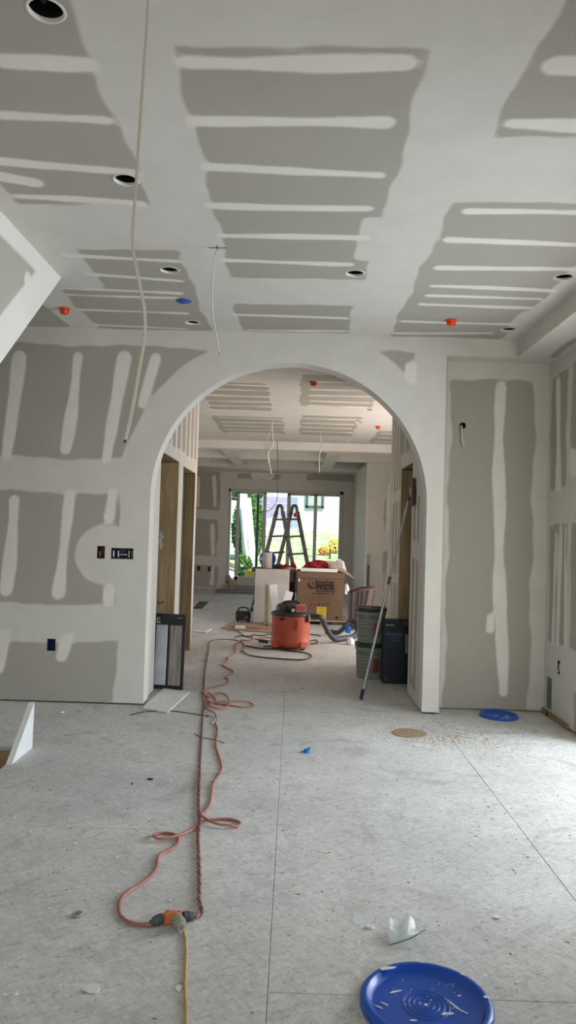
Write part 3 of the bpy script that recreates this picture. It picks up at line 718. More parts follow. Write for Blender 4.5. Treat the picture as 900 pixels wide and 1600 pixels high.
# ---- hanging cables
def at_y(pts, y): return [PY(a, b, y) for a, b in pts]
t = thing('hanging_cable', 'long white electrical cable hanging from ceiling at left, ending beside the arch', 'cable', (-.5, 1.75, CEIL))
P = at_y([(229, 2), (222, 100), (217, 200), (214, 290), (210, 380), (217, 430), (225, 480), (224, 520), (214, 580), (207, 630), (202, 668), (199, 689)], 1.75)
P = [Vector((P[0].x+.01, 1.72, CEIL))]+P
for i, q in enumerate(P): q.y += .02*math.sin(i*.9)
MB().tube(P, lambda s: .0030+.0012*s, 10, .02, flat=.6).build('sheath', 'cable_white', t)
MB().tube([P[-1]+Vector((0, 0, .001)), P[-1]+Vector((-.002, 0, -.006))], .0025, 8).build('cut_end', 'dark_metal', t)
p = CE(340, 387)
t = thing('thin_hanging_wire', 'thin grey wire hanging from ceiling above left side of the arch', 'wire', (p.x, p.y, CEIL))
P = [Vector((p.x, p.y, CEIL))]+at_y([(336, 400), (332, 440), (332, 490), (338, 525), (342, 550)], p.y)
MB().tube(P, .0042, 8, .03).build('sheath', 'cable_white', t)
MB().tube([P[-1], P[-1]-Vector((-.001, 0, .012))], .002, 6).build('bare_end', 'dark_metal', t)
m = MB(); m.box(p.x-.05, p.x+.05, p.y-.003, p.y+.003, CEIL-.002, CEIL-.0005); m.box(p.x-.003, p.x+.003, p.y-.03, p.y+.03, CEIL-.0025, CEIL-.0005); m.build('cut_mark', 'dark_metal', t)
p = CE(425, 655); t = thing('looped_hanging_wire', 'pale cable with two crossing strands hanging from far room ceiling, left one', 'wire', (p.x, p.y, CEIL))
y = p.y
MB().tube([p]+at_y([(426, 680), (426, 695), (418, 711), (420, 722), (424, 740)], y), .009, 8, .05).build('strand', 'cable_white', t)
MB().tube([p]+at_y([(423, 670), (416, 690), (418, 708), (421, 722)], y+.03), .008, 8, .05).build('strand', 'cable_white', t)
p = CE(433, 688); t = thing('red_looped_wire', 'thin reddish wire hanging in a curve in front of the sliding door', 'wire', (p.x, p.y, CEIL))
MB().tube([p]+at_y([(434, 720), (433.5, 750), (433.5, 775), (430, 788), (423, 796), (412, 800), (404, 800)], p.y), .006, 8, .06).build('strand', 'cord_dark', t)
p = CE(500, 676); t = thing('straight_hanging_wire', 'pale wire hanging straight from far room ceiling right panel', 'wire', (p.x, p.y, CEIL))
MB().tube([p]+at_y([(502, 695), (499, 712), (499, 738)], p.y), .008, 8, .06).build('strand', 'cable_white', t)
t = thing('niche_cable', 'short grey cable drooping from a round hole in the niche wall', 'cable', (hole.x, NY, hole.z))
MB().tube([(hole.x-.01, NY+.02, hole.z), (hole.x-.012, NY-.012, hole.z-.01), (hole.x-.012, NY-.02, hole.z-.05), (hole.x-.006, NY-.018, hole.z-.12), (hole.x+.01, NY-.02, hole.z-.175)], .0085, 8, .01).build('sheath', 'cable_white', t)
MB().lathe([(.027, 0), (.027, .04), (0, .04)], 16, mtx=Matrix.Translation((hole.x, NY+.0, hole.z)) @ Matrix.Rotation(-PI/2, 4, 'X')).build('hole_lining', 'black', t)

# ---- electrical boxes in the walls
def ebox(lb, r, depth, m_in, kind, nm='outlet_box'):
    x0, x1, z0, z1 = r; t = thing(nm, lb, 'electrical box', ((x0+x1)/2, YA, z0))
    m = MB(); e = .003
    m.box(x0, x1, YA+depth, YA+depth+e, z0, z1); m.box(x0-e, x0, YA+.002, YA+depth, z0, z1); m.box(x1, x1+e, YA+.002, YA+depth, z0, z1)
    m.box(x0, x1, YA+.002, YA+depth, z0-e, z0); m.box(x0, x1, YA+.002, YA+depth, z1, z1+e); m.build('box_shell', m_in, t)
    return t
t = ebox('single electrical box with rusty interior, left of the wide dark box', box_rects['brown'], .06, 'rust', 1)
x0, x1, z0, z1 = box_rects['brown']
MB().tube([(x0+.012, YA+.05, z0+.01), (x0+.02, YA+.02, z0+.03), (x0+.012, YA+.03, z0+.06)], .004, 8, .01).build('wire', 'cable_white', t)
MB().cbox(x0+.018, x1-.004, YA+.03, YA+.055, z0+.02, z1-.01, .004).build('device', 'rust', t)
t = ebox('wide dark triple switch box with bare metal yokes in the taped wall', box_rects['triple'], .06, 'black_plastic', 3)
x0, x1, z0, z1 = box_rects['triple']
for q in (.012, .05, .135, .162): MB().cbox(x0+q, x0+q+.007, YA+.012, YA+.018, z0+.012, z1-.02, .002).build('yoke', 'galv', t)
MB().cbox(x0+.06, x0+.12, YA+.015, YA+.03, z0+.028, z0+.042, .003).build('strap', 'galv', t)
MB().cbox(x0+.06, x0+.10, YA+.02, YA+.05, z0+.05, z1-.008, .004).build('wire_bundle', 'skin_blue', t)
t = ebox('blue outlet box low on the left wall', box_rects['outlet'], .05, 'skin_blue', 1)
x0, x1, z0, z1 = box_rects['outlet']
MB().tube([(x0+.015, YA+.045, z1-.02), (x0+.03, YA+.015, z0+.05), (x1-.015, YA+.03, z0+.03)], .005, 8, .01).build('wire', 'black_plastic', t)
y0, y1, z0, z1 = slot
t = thing('wall_outlet_box', 'dark narrow outlet box in the right wall above the green patch', 'electrical box', (XR, (y0+y1)/2, z0))
MB().box(XR+.03, XR+.034, y0-.002, y1+.002, z0, z1).box(XR+.001, XR+.033, y0-.004, y0-.001, z0, z1).box(XR+.001, XR+.033, y1+.001, y1+.004, z0, z1).box(XR+.001, XR+.033, y0, y1, z0-.003, z0).box(XR+.001, XR+.033, y0, y1, z1, z1+.003).build('box_shell', 'black', t)
MB().cbox(XR+.003, XR+.02, y0+.010, y1-.012, z0+.025, z1-.025, .004).build('outlet_body', 'whitetrim', t)
MB().cbox(XR-.001, XR+.004, y1-.018, y1-.002, z0+.01, z0+.028, .002).build('screw_tab', 'galv', t)
t = thing('green_board_patch', 'dark green strip of moisture board at the foot of the right wall', 'drywall patch', (XR, 6.04, .056))
MB().cbox(XR-.0045, XR-.0005, 5.985, 6.085, .06, .305, .001).build('patch', 'green_board', t)
# exposed plate and torn edge at the foot of the right wall
t = thing('wood_sill_plate', 'bare wooden sill plate showing under the torn right wall edge', 'wood plate', (XR, 5.9, 0))
MB().cbox(XR-.02, XR-.001, 5.60, 6.16, 0.001, .042, .002).build('plate', 'stud_dark', t)
MB().cbox(XR-.024, XR-.0205, 6.0, 6.04, .004, .035, .001).build('plate_chip', 'rust', t)
for i, (x, z) in enumerate(((-2.27, .045), (-1.90, .045), (-1.585, .045), (-1.30, .05))):
    tag(MB().lathe([(0, -.001), (.006, -.001), (.007, .001)], 10, mtx=Matrix.Translation((x, YA, z)) @ Matrix.Rotation(PI/2, 4, 'X')).build('drywall_screw', 'dark_metal'),
        ['dark screw head at the foot of the left wall, leftmost', 'dark screw head at the foot of the left wall, second from left', 'dark screw head at the foot of the left wall, third from left', 'dark screw head at the foot of the left wall nearest the arch'][i], 'screw', 'screws along the foot of the left wall')
def small_box(nm, lb, c, ax, w=.06, h=.1):
    x, y, z = c; t = thing(nm, lb, 'electrical box', c, 'outlet boxes in the far room')
    if ax == 1: MB().cbox(x-w/2, x+w/2, y-.014, y-.002, z-h/2, z+h/2, .002).build('box_shell', 'black', t); MB().cbox(x-w/4, x+w/4, y-.018, y-.0145, z-h/3, z+h/3, .002).build('outlet_body', 'dark_metal', t)
    else: MB().cbox(x-.012, x, y-w/2, y+w/2, z-h/2, z+h/2, .002).build('box_shell', 'black', t)
for px, lb in (((310.5, 888), 'black outlet box on back wall, left one of the pair'), ((327, 889), 'black outlet box on back wall, right one of the pair'), ((568.5, 850), 'black switch box on back wall right of the sliding door'), ((567, 897), 'black outlet box low on back wall beside the projecting wall')):
    p = PY(*px, YE); small_box('far_outlet_box', lb, (p.x, YE, p.z), 1, .07 if px[1] != 897 else .05, .11)
p0, p1 = PY(571, 915, 14.99), PY(577.5, 866, 14.99)
t = thing('wall_panel_box', 'tall dark recessed panel with pale top in the projecting wall', 'panel', (p0.x, 15, p0.z))
zq = p0.z+(p1.z-p0.z)*.66
MB().cbox(p0.x+.03, p1.x, 14.95, 14.998, p0.z, zq, .004).build('dark_panel', 'black_plastic', t)
MB().cbox(p0.x+.02, p1.x+.01, 14.97, 14.998, zq+.002, p1.z, .004).build('pale_cover', 'paper', t)

# ---- sample board at the left of the hall
t = thing('tile_sample_board', 'black display board with marble and wood look tile samples, leaning by left hall opening', 'sample board', (-1.1, 6.56, 0))
SBM = Matrix.Translation((-1.066, 6.56, .005)) @ Matrix.Rotation(math.radians(-7), 4, 'Z') @ Matrix.Rotation(math.radians(-3), 4, 'X')
sb = lambda m, *q, b=.003: m.cbox(*q, b=b, mtx=SBM)
W1 = .135; H = .655
m = MB(); poly = []
r = .022
for cx, cz, a0 in ((W1-r, H-r, 0), (-.36+r, H-r, 90), (-.36+r, r*.3, 180), (W1-r*.3, r*.3, 270)):
    rr = r if cz > .3 else r*.3
    for k in range(6): a = math.radians(a0+90*k/5); poly.append((cx+rr*math.cos(a), .01, cz+rr*math.sin(a)))
m.prism(poly, (0, .014, 0), mtx=SBM).build('board', 'black_plastic', t)
sb(MB(), .0, W1-.026, .004, .0095, .035, H-.098).build('wood_sample', 'tile_wood', t)
sb(MB(), -.125, -.022, .004, .0095, .035, H-.098).build('marble_sample', 'tile_marble', t)
sb(MB(), -.255, -.147, .004, .0095, .035, H-.098).build('wood_sample', 'tile_wood', t)
sb(MB(), .018, W1-.022, .0075, .0095, H-.085, H-.03).build('picture_print', 'navy', t)
sb(MB(), .06, W1-.024, .0065, .0075, H-.037, H-.030).build('text_strip', 'galv', t)
MB().add([(-.060+.09*i/8, .0, .34+.05*math.sin(i*.9)-i*.006) for i in range(0)], []).build('x', 'galv', t) if False else None
lettering('LD', .040, SBM @ facing((-.145, .0072, H-.060)), 'rollpaper', t, bold=.0012)
lettering('er.s', .022, SBM @ facing((-.125, .0072, H-.082)), 'white', t, bold=.001)
# veins in the marble sample
mv = MB()
for a in (((-.115, .37), (-.08, .33), (-.03, .31)), ((-.118, .24), (-.07, .20), (-.03, .14)), ((-.05, .44), (-.035, .46), (-.025, .452))):
    mv = MB().tube([(x, .0038, z) for x, z in a], .0014, 6, .01, flat=.4)
    mv.v = [tuple(SBM @ Vector(p)) for p in mv.v]; mv.build('marble_vein', 'paper', t)
# scrap of drywall on the floor
q = [FL(219, 1108.5), FL(262, 1115), FL(296, 1083.5), FL(256, 1078)]
t = thing('drywall_scrap', 'white drywall offcut lying flat at the foot of the left arch jamb', 'drywall scrap', q[0])
q[0].x = max(q[0].x, -1.135); q[0].y -= .0
m = MB(); m.prism([v+Vector((0, 0, .003)) for v in q], (0, 0, .012)); m.build('sheet', 'white', t)
m = MB(); 
for i in range(7):
    c = q[0].lerp(q[2], .2+.09*i)+Vector((.03*math.sin(i*5), .05*math.cos(i*3), .0155)); m.lathe([(0, .0015), (.012+.008*math.sin(i*2)**2, .0)], 7, c)
tag(m.build('compound_crumb', 'smear', t), kind='stuff')

# ---- right side of the hall: pails, navy carton, pole sander
def pail(z, lb, top):
    bx, by = .79, 7.45
    t = thing('compound_pail', lb, 'bucket', (bx, by, z), 'stacked joint compound pails')
    H = .345
    MB().lathe([(0, .004), (.128, .0), (.132, .006), (.142, H-.07), (.150, H-.068), (.150, H-.05), (.144, H-.048), (.145, H-.012), (.14, H-.010)], 36, (bx, by, z)).build('body', 'bucket', t)
    MB().lathe([(.138, H-.035), (.155, H-.035), (.157, H-.02), (.157, H-.006), (.150, H-.001), (.138, H-.006), (.13, H-.014), (0, H-.014)], 36, (bx, by, z)).build('lid', 'green_lid', t)
    a0, a1 = math.radians(205), math.radians(292)
    MB().lathe([(.1366, .06), (.1415, .235)], 18, (bx, by, z), a0=a0, a1=a1).build('label', 'label', t)
    MB().lathe([(.1374, .07), (.1412, .20)], 8, (bx, by, z), a0=math.radians(276), a1=math.radians(302)).build('red_panel', 'label_red', t)
    for k, (zz, a) in enumerate(((.22, 230), (.19, 230), (.16, 232), (.12, 228), (.09, 231))):
        MB().lathe([(.1372+zz*.029, zz), (.1372+(zz+.010)*.029+.0005, zz+.010)], 8, (bx, by, z), a0=math.radians(a-18), a1=math.radians(a+28)).build('text_line', 'label_light', t)
    MB().tube([(bx+.152*math.cos(a), by+.152*math.sin(a)-.01*math.sin(a*1.0), z+H-.075-.10*math.sin((a-math.radians(270))/2+PI/2)**2*.5) for a in [math.radians(d) for d in range(185, 356, 10)]], .0022, 6).build('bail', 'galv', t)
    return H
h1 = pail(0, 'lower grey joint compound pail with dark green lid, standing on the floor', False)
pail(h1+.002, 'upper grey joint compound pail with dark green lid, stacked on another', True)
m = MB(); m.cbox(.79-.01, .79+.10, 7.33, 7.37, .0, .012, .003, mtx=Matrix.Translation((0, 0, 2*h1+.004)))
tag(m.build('putty_tool', 'black_plastic'), 'small dark tool lying on lid of the upper pail', 'tool')
t = thing('navy_carton', 'tall dark navy printed carton beside the stacked pails', 'carton', (1.0, 7.1, 0))
NM = Matrix.Translation((.995, 7.15, 0)) @ Matrix.Rotation(math.radians(-1), 4, 'Z')
nb = lambda n, mt, *q, b=.001: MB().cbox(*q, b=b, mtx=NM).build(n, mt, t)
nb('carton_body', 'navy', -.118, .118, 0, .12, .001, .605, b=.004)
nb('printed_panel', 'navy_mid', -.098, .06, -.0015, -.0002, .33, .485); nb('panel_header', 'navy_print', -.096, .058, -.0025, -.0016, .455, .482)
for i, z in enumerate((.43, .405, .372, .345)): nb('text_line', 'navy_print' if i < 2 else 'navy_mid', -.06+.01*i, .045-.008*i, -.0028, -.0016, z, z+.008)
for i in range(7): nb('text_line', 'navy_mid', -.095, .05-.012*(i % 3), -.0014, -.0002, .29-.022*i, .297-.022*i)
nb('side_sticker', 'bucket', .095, .117, -.0018, -.0002, .29, .47)
MB().lathe([(.010, 0), (.018, 0), (.018, .001), (.010, .001)], 16, mtx=NM @ Matrix.Translation((-.08, -.0012, .05)) @ Matrix.Rotation(PI/2, 4, 'X')).build('round_mark', 'navy_print', t)
lettering('FIXTURE', .022, NM @ facing((-.098, -.001, .545)), 'label_light', t, bold=.0004) if False else nb('brand_strip', 'label_light', -.098, -.012, -.0018, -.0002, .548, .560)
nb('corner_print', 'pen', .075, .11, -.0018, -.0002, .56, .59)
# pole sander
b0 = FL(564, 1093); tp = PX(638, 782, XHR-.06)
t = thing('pole_sander', 'long aluminium pole sander leaning on the right hall wall in front of the pails', 'pole sander', b0)
d = (tp-b0).normalized(); b0 = b0+Vector((0, 0, .006))
MB().cyl(b0+d*.06, b0+d*1.05, .0125, n=14).build('lower_pole', 'alu', t)
MB().cyl(b0+d*1.04, tp, .0095, n=14).build('upper_pole', 'alu', t)
MB().cyl(b0+d*1.0, b0+d*1.07, .0155, n=14).build('twist_collar', 'grey_plug', t)
MB().cyl(b0, b0+d*.085, .0165, .0150, n=14).build('grip', 'skin_blue', t)
hd = tp+d*.05
MB().cyl(tp-d*.005, hd, .012, .02, n=12).build('swivel', 'redwood', t)
HM = Matrix.Translation((XHR-.022, hd.y-.02, hd.z+.02)) @ Matrix.Rotation(math.radians(-12), 4, 'X')
MB().cbox(-.012, .006, -.045, .045, -.115, .125, .005, mtx=HM).build('sanding_head', 'redwood', t)
MB().cbox(.0065, .012, -.043, .043, -.113, .123, .002, mtx=HM).build('sandpaper', 'finmat', t)
MB().cbox(-.03, -.0125, -.018, .018, -.04, .05, .004, mtx=HM).build('yoke', 'paper', t)

# ---- shop vacuum
VX, VY = -.005, 9.18
VM = Matrix.Translation((VX, VY, 0)) @ Matrix.Rotation(math.radians(8), 4, 'Z')
t = thing('shop_vacuum', 'orange drum shop vacuum with dark grey motor lid, behind the arch', 'vacuum', (VX, VY, 0))
MB().lathe([(0, .02), (.19, .02), (.225, .045), (.236, .07), (.240, .10), (.232, .115), (.236, .14), (.232, .155), (.234, .18), (.233, .40), (.235, .41)], 48, mtx=VM).build('drum', 'vac_orange', t)
MB().lathe([(.235, .402), (.247, .405), (.247, .425), (.24, .432)], 48, mtx=VM).build('rim', 'vac_dark', t)
MB().lathe([(.243, .432), (.225, .442), (.19, .45), (.185, .50), (.165, .53), (.12, .545), (0, .55)], 40, mtx=VM).build('motor_lid', 'vac_dark', t)
for a in (-60, -150, 30, 120):
    c = Matrix.Rotation(math.radians(a), 4, 'Z'); o = MB().cbox(.20, .262, -.045, .045, .02, .10, .012, mtx=VM @ c).build('wheel_housing', 'vac_orange', t)
    MB().cyl(VM @ c @ Vector((.235, -.018, .025)), VM @ c @ Vector((.235, .018, .025)), .024, n=14).build('caster_wheel', 'black_plastic', o)
VF = lambda a: VM @ Matrix.Rotation(math.radians(a), 4, 'Z')
o = MB().cbox(.236, .262, -.035, .035, .33, .43, .008, mtx=VF(-40)).build('latch', 'vac_dark', t); MB().cbox(.2625, .27, -.018, .018, .345, .39, .004, mtx=VF(-40)).build('latch_button', 'vac_orange', o)
MB().cbox(.236, .262, -.03, .03, .35, .43, .008, mtx=VF(140)).build('latch', 'vac_dark', t)
for a in (-83, -78): MB().cbox(.232, .247, -.006, .006, .24, .36, .003, mtx=VF(a)).build('drum_rib', 'vac_orange', t)
MB().cbox(.232, .245, -.028, .028, .355, .385, .003, mtx=VF(-125)).build('drum_notch', 'cord_black', t)
pl = MB().cbox(.17, .205, -.075, .075, .455, .545, .006, mtx=VF(-62)).build('red_vent', 'vac_orange', t)
for k in range(7): MB().cbox(.2055, .209, -.062+k*.019, -.054+k*.019, .468, .532, .001, mtx=VF(-62)).build('vent_slot', 'cord_black', pl)
MB().lathe([(0, 0), (.036, 0), (.04, .012), (.03, .02), (0, .02)], 20, mtx=VF(-112) @ Matrix.Translation((.205, 0, .50)) @ Matrix.Rotation(PI/2, 4, 'Y')).build('switch_dial', 'black_plastic', t)
MB().cbox(.212, .224, -.018, .018, .462, .498, .002, mtx=VF(-92)).build('white_sticker', 'white', t)
MB().tube([VM @ Vector(q) for q in ((-.12, -.03, .53), (-.10, -.03, .555), (-.03, -.03, .568), (.07, -.03, .566), (.11, -.03, .53))], .015, 10, .02).build('carry_handle', 'vac_dark', t)
MB().cyl(VM @ Vector((.2, -.06, .405)), VM @ Vector((.30, -.09, .395)), .036, .032, 16).build('inlet_port', 'vac_dark', t)
for k in range(5): MB().cbox(-.11+k*.022, -.10+k*.022, -.205, -.17, .47, .52, .002, mtx=VM).build('lid_fin', 'black_plastic', t)
# hose: ribbed tube
def ribbed(P, r, step=.012, amp=.0035):
    Q = catmull(P, step); n = 14; m = MB(); vs = []; fs = []; prev = None; L = len(Q)
    for k, p in enumerate(Q):
        tt = (Q[min(k+1, L-1)]-Q[max(k-1, 0)]).normalized(); a = tt.cross(Vector((0, 0, 1))) if prev is None else prev-tt*prev.dot(tt); a.normalize(); b = tt.cross(a); prev = a
        R = r+(amp if k % 2 else -amp)
        for i in range(n): vs.append(p+a*R*math.cos(2*PI*i/n)+b*R*math.sin(2*PI*i/n))
    for k in range(L-1):
        for i in range(n): fs.append((k*n+i, k*n+(i+1) % n, (k+1)*n+(i+1) % n, (k+1)*n+i))
    return m.add(vs, fs, True)
pt = VM @ Vector((.30, -.09, .395))
hs = [pt, pt+Vector((.07, .02, -.02))]+[Vector(v) for v in ((.42, 9.5, .26), (.50, 9.6, .12), (.58, 9.72, .045), (.70, 9.85, .045), (.84, 10.05, .05), (.91, 10.25, .10), (.90, 10.4, .19), (.82, 10.45, .20), (.74, 10.42, .12), (.66, 10.40, .05), (.58, 10.42, .045))]
hz = thing('vacuum_hose', 'grey ribbed vacuum hose curling on the floor right of the vacuum', 'hose', (.8, 10, 0))
ribbed(hs, .032).build('hose_tube', 'hose', hz)
MB().cyl((.775, 10.33, .06), (.80, 10.36, .13), .040, n=16).build('blue_coupling', 'brightblue', hz)
MB().cyl((.58, 10.42, .045), (.48, 10.45, .045), .038, .03, n=16).build('nozzle', 'vac_dark', hz)
pc = FL(547, 1007); tag(MB().lathe([(0, .09), (.03, .085), (.05, .05), (.06, .02), (.05, .003), (0, .003)], 9, (pc.x, pc.y, 0), smooth=False).build('crumpled_paper', 'white'), 'small crumple of white paper on floor beside the vacuum hose', 'paper')

# ---- big cardboard carton on a pallet
CY = 11.62; CX0, CX1 = PY(463.5, 935, CY).x, PY(536.5, 935, CY).x; CZ1 = PY(500, 894, CY).z; CZ0 = .075
t = thing('appliance_carton', 'large brown cardboard carton printed American PRIDE on a low pallet', 'carton', ((CX0+CX1)/2, CY, CZ0))
MB().cbox(CX0, CX1, CY, CY+.80, CZ0, CZ1-.10, .006).build('carton_body', 'card', t)
MB().cbox(CX0-.012, CX1+.012, CY-.010, CY+.81, CZ1-.10, CZ1, .006).build('carton_cap', 'card', t)
yf = CY-.0012
def cq(x, y): p = PY(x, y, CY); return Vector((p.x, yf, p.z))
up = (0, 0, 1)
def ct(txt, x, y, h, w=None, m='ink', bold=0.0, slant=0.0, name='lettering'):
    p = cq(x, y); mt = facing(p) @ Matrix.Shear('XY', 4, (slant, 0)) if slant else facing(p)
    mt = facing(p) @ Matrix(((1, slant, 0, 0), (0, 1, 0, 0), (0, 0, 1, 0), (0, 0, 0, 1)))
    o = lettering(txt, h, mt, m, t, name, bold)
    if w:
        co = np.array([v.co for v in o.data.vertices]); x0, x1 = co[:, 0].min(), co[:, 0].max(); s = w/(x1-x0)
        for v in o.data.vertices: v.co.x = x0+(v.co.x-x0)*s
    return o
pxm = CY/FPX
ct('American', 491.5, 913, .115, 31*pxm, bold=.004, slant=.18)
ct('PRIDE', 494, 920.8, .105, 28.5*pxm, bold=.008)
ct('Domestic Equipment', 494.5, 924.3, .030, 28.5*pxm, bold=.0022); ct('Air Conditioning in the U.S.A.', 487.5, 927.9, .028, 35.5*pxm, bold=.0015)
ct('GSX150271C', 472.5, 937.6, .115, 49*pxm, m='pen', bold=-.0002, name='pen_writing')
# crescent and stars of the emblem
ec = cq(488, 913.5)
def arc(r0, r1, a0, a1, off, n=18):
    m = MB(); pts = []
    for i in range(n+1): a = math.radians(a0+(a1-a0)*i/n); pts.append((r0*math.cos(a), r0*math.sin(a)))
    for i in range(n, -1, -1): a = math.radians(a0+(a1-a0)*i/n); pts.append((r1*math.cos(a)+off[0], r1*math.sin(a)+off[1]))
    vs = [(ec.x+x, ec.y-.0006, ec.z+z) for x, z in pts]; k = n+1
    return m.add(vs, [(i, i+1, 2*k-2-i, 2*k-1-i) for i in range(n)])
arc(.072, .060, 140, 385, (.006, .006)).build('emblem_crescent', 'ink', t); arc(.050, .040, 165, 380, (.004, .006)).build('emblem_crescent', 'ink', t)
def star(x, y, r): 
    p = cq(x, y); pts = [(p.x+(r if i % 2 == 0 else r*.4)*math.sin(PI*i/5), p.y-.0008, p.z+(r if i % 2 == 0 else r*.4)*math.cos(PI*i/5)) for i in range(10)]
    MB().add(pts+[(p.x, p.y-.0008, p.z)], [(i, (i+1) % 10, 10) for i in range(10)]).build('emblem_star', 'ink', t)
star(488.5, 911.5, .026); star(484, 906, .018); star(487.5, 905, .014); star(482.5, 910, .012)
for k, x in enumerate((487, 492, 498, 504, 509.5, 515)):
    p = cq(x, 944); s = .014+.006*(k == 2)
    MB().add([(p.x-s, p.y, p.z-s), (p.x+s, p.y, p.z-s), (p.x, p.y, p.z+s)], [(0, 1, 2)]).build('handling_mark', 'ink', t)
a, b = cq(494.5, 969), cq(510, 948.5)
yl = MB().box(a.x, b.x, yf-.002, yf-.0004, a.z, b.z).build('yellow_label', 'yellow', t)
for k in range(6): MB().box(a.x+.02, b.x-.02-.01*(k % 2), yf-.0026, yf-.0021, b.z-.025-.03*k, b.z-.018-.03*k).build('text_line', 'pen', yl)
p = cq(526, 965); MB().lathe([(0, 0), (.022, 0)], 12, mtx=Matrix.Translation((p.x, yf-.0003, p.z)) @ Matrix.Rotation(PI/2, 4, 'X')).build('round_stamp', 'ink', t)
p = cq(467.5, 906); MB().cbox(p.x-.014, p.x+.014, yf-.003, yf-.0004, p.z-.025, p.z+.025, .001).build('hand_hole', 'smear', t)
def flap(poly, mt, nm, d=(0, 0, .006)): MB().prism(poly, d).build(nm, mt, t)
zt = CZ1+.002
flap([(CX1-.25, CY+.02, zt+.10), (CX1+.02, CY-.02, zt-.01), (CX1+.16, CY-.06, zt-.09), (CX1+.12, CY+.3, zt-.04), (CX1-.05, CY+.35, zt+.09)], 'cardlight', 'open_flap')
MB().prism([(CX1-.10, CY+.2, zt+.02), (CX1+.0, CY+.2, zt+.02), (CX1-.02, CY+.25, zt+.16), (CX1-.30, CY+.2, zt+.17)], (0, .006, 0)).build('open_flap', 'cardlight', t)
pal = thing('pallet', 'low wooden pallet under the printed brown carton', 'pallet', (CX0, CY, 0))
for k in range(3): MB().cbox(CX0-.02, CX1+.06, CY-.06+.38*k, CY+.04+.38*k, .052, .073, .003).build('deck_board', 'plank', pal); MB().cbox(CX0+.38*k-.01, CX0+.06+.38*k, CY-.04, CY+.84, .0, .051, .003).build('runner', 'stud_dark', pal)
sh = MB(); sh.prism([cqv for cqv in (Vector((CX0+.05, CY+.0, zt+.004)), Vector((CX0+.62, CY-.03, zt+.004)), Vector((CX0+.60, CY+.4, zt+.004)), Vector((CX0+.08, CY+.42, zt+.004)))], (0, 0, .05)); 
tag(sh.build('white_foam_sheet', 'white'), 'white sheet lying on top of the printed brown carton', 'sheet')
def crumple(nm, c, rx, ry, rz, m, lb, cat, seed=1, n=26):
    rnd = random.Random(seed); vs = []; fs = []
    rows = 9
    for j in range(rows+1):
        ph = PI/2*j/rows
        for i in range(n):
            a = 2*PI*i/n; k = 1+.16*math.sin(a*5+seed+j)+.10*rnd.uniform(-1, 1)
            vs.append((c[0]+rx*k*math.cos(ph)*math.cos(a), c[1]+ry*k*math.cos(ph)*math.sin(a), c[2]+rz*(math.sin(ph)*(1+.2*rnd.uniform(-1, 1)))))
    for j in range(rows):
        for i in range(n): fs.append((j*n+i, j*n+(i+1) % n, (j+1)*n+(i+1) % n, (j+1)*n+i))
    fs.append(tuple(range(n))[::-1]); fs.append(tuple(range(rows*n, rows*n+n)))
    o = MB().add(vs, fs).build(nm, m); return tag(o, lb, cat)
crumple('red_cloth', (CX0+.33, CY+.22, zt+.055), .21, .15, .11, 'red_cloth', 'dark red cloth heaped on white sheet over the printed carton', 'cloth', 3)
bx = CX0+.48
t2 = thing('small_open_box', 'small pale cardboard box lying on the printed carton beside red cloth', 'box', (bx, CY+.05, zt+.055))
MB().cbox(bx, bx+.17, CY+.02, CY+.10, zt+.056, zt+.135, .003, mtx=None).build('box_body', 'cardlight', t2); MB().cbox(bx+.02, bx+.05, CY+.005, CY+.0195, zt+.06, zt+.12, .003).build('box_label', 'label', t2)
crumple('crumpled_white_paper', (CX1-.04, CY+.52, zt+.002), .10, .08, .17, 'white', 'crumpled white paper on top rear corner of the printed carton', 'paper', 8, 16)
crumple('hanging_paper', (CX1+.05, CY+.03, CZ1-.33), .04, .03, .15, 'white', 'white paper scrap caught on right side of the printed carton', 'paper', 5, 12)

# ---- workbench with a white board leaning on it
TY = 11.75; a = PY(393, 888, TY)
t = thing('work_bench', 'dark brown bench with loaded top, left of the printed carton', 'bench', (-.3, TY, 0))
BX0, BX1, BZ = a.x, CX0-.02, a.z
MB().cbox(BX0, BX1, TY, TY+.6, BZ-.05, BZ, .004).build('bench_top', 'brown_top', t)
for x, y in ((BX0+.06, TY+.05), (BX1-.08, TY+.05), (BX0+.06, TY+.52), (BX1-.08, TY+.52)): MB().cbox(x, x+.07, y, y+.05, 0, BZ-.051, .003).build('leg', 'darkwood', t)
MB().cbox(BX0+.1, BX1-.03, TY+.10, TY+.13, .02, BZ-.06, .003).build('front_panel', 'darkwood', t)
MB().cbox(BX1-.155, BX1-.03, TY-.025, TY-.002, BZ-.20, BZ-.01, .003).build('apron_block', 'brown_top', t)
LY = 11.55
x0, x1 = PY(397.5, 930, LY).x, PY(451.5, 930, LY).x
t = thing('white_panel_board', 'large white panel leaning upright against the brown bench', 'panel', (x0, LY, 0))
zt_ = PY(420, 889, LY).z
m = Matrix.Translation((0, LY, 0)) @ Matrix.Rotation(math.radians(-6), 4, 'X')
MB().cbox(x0, x1, 0, .016, .0, zt_, .002, mtx=m).build('panel_sheet', 'panel_white', t)
zr = PY(407, 946, LY).z
MB().cbox(x0-.01, x0+.30, -.022, -.001, .01, zr, .002, mtx=m).build('lower_sheet', 'panel_white', t)
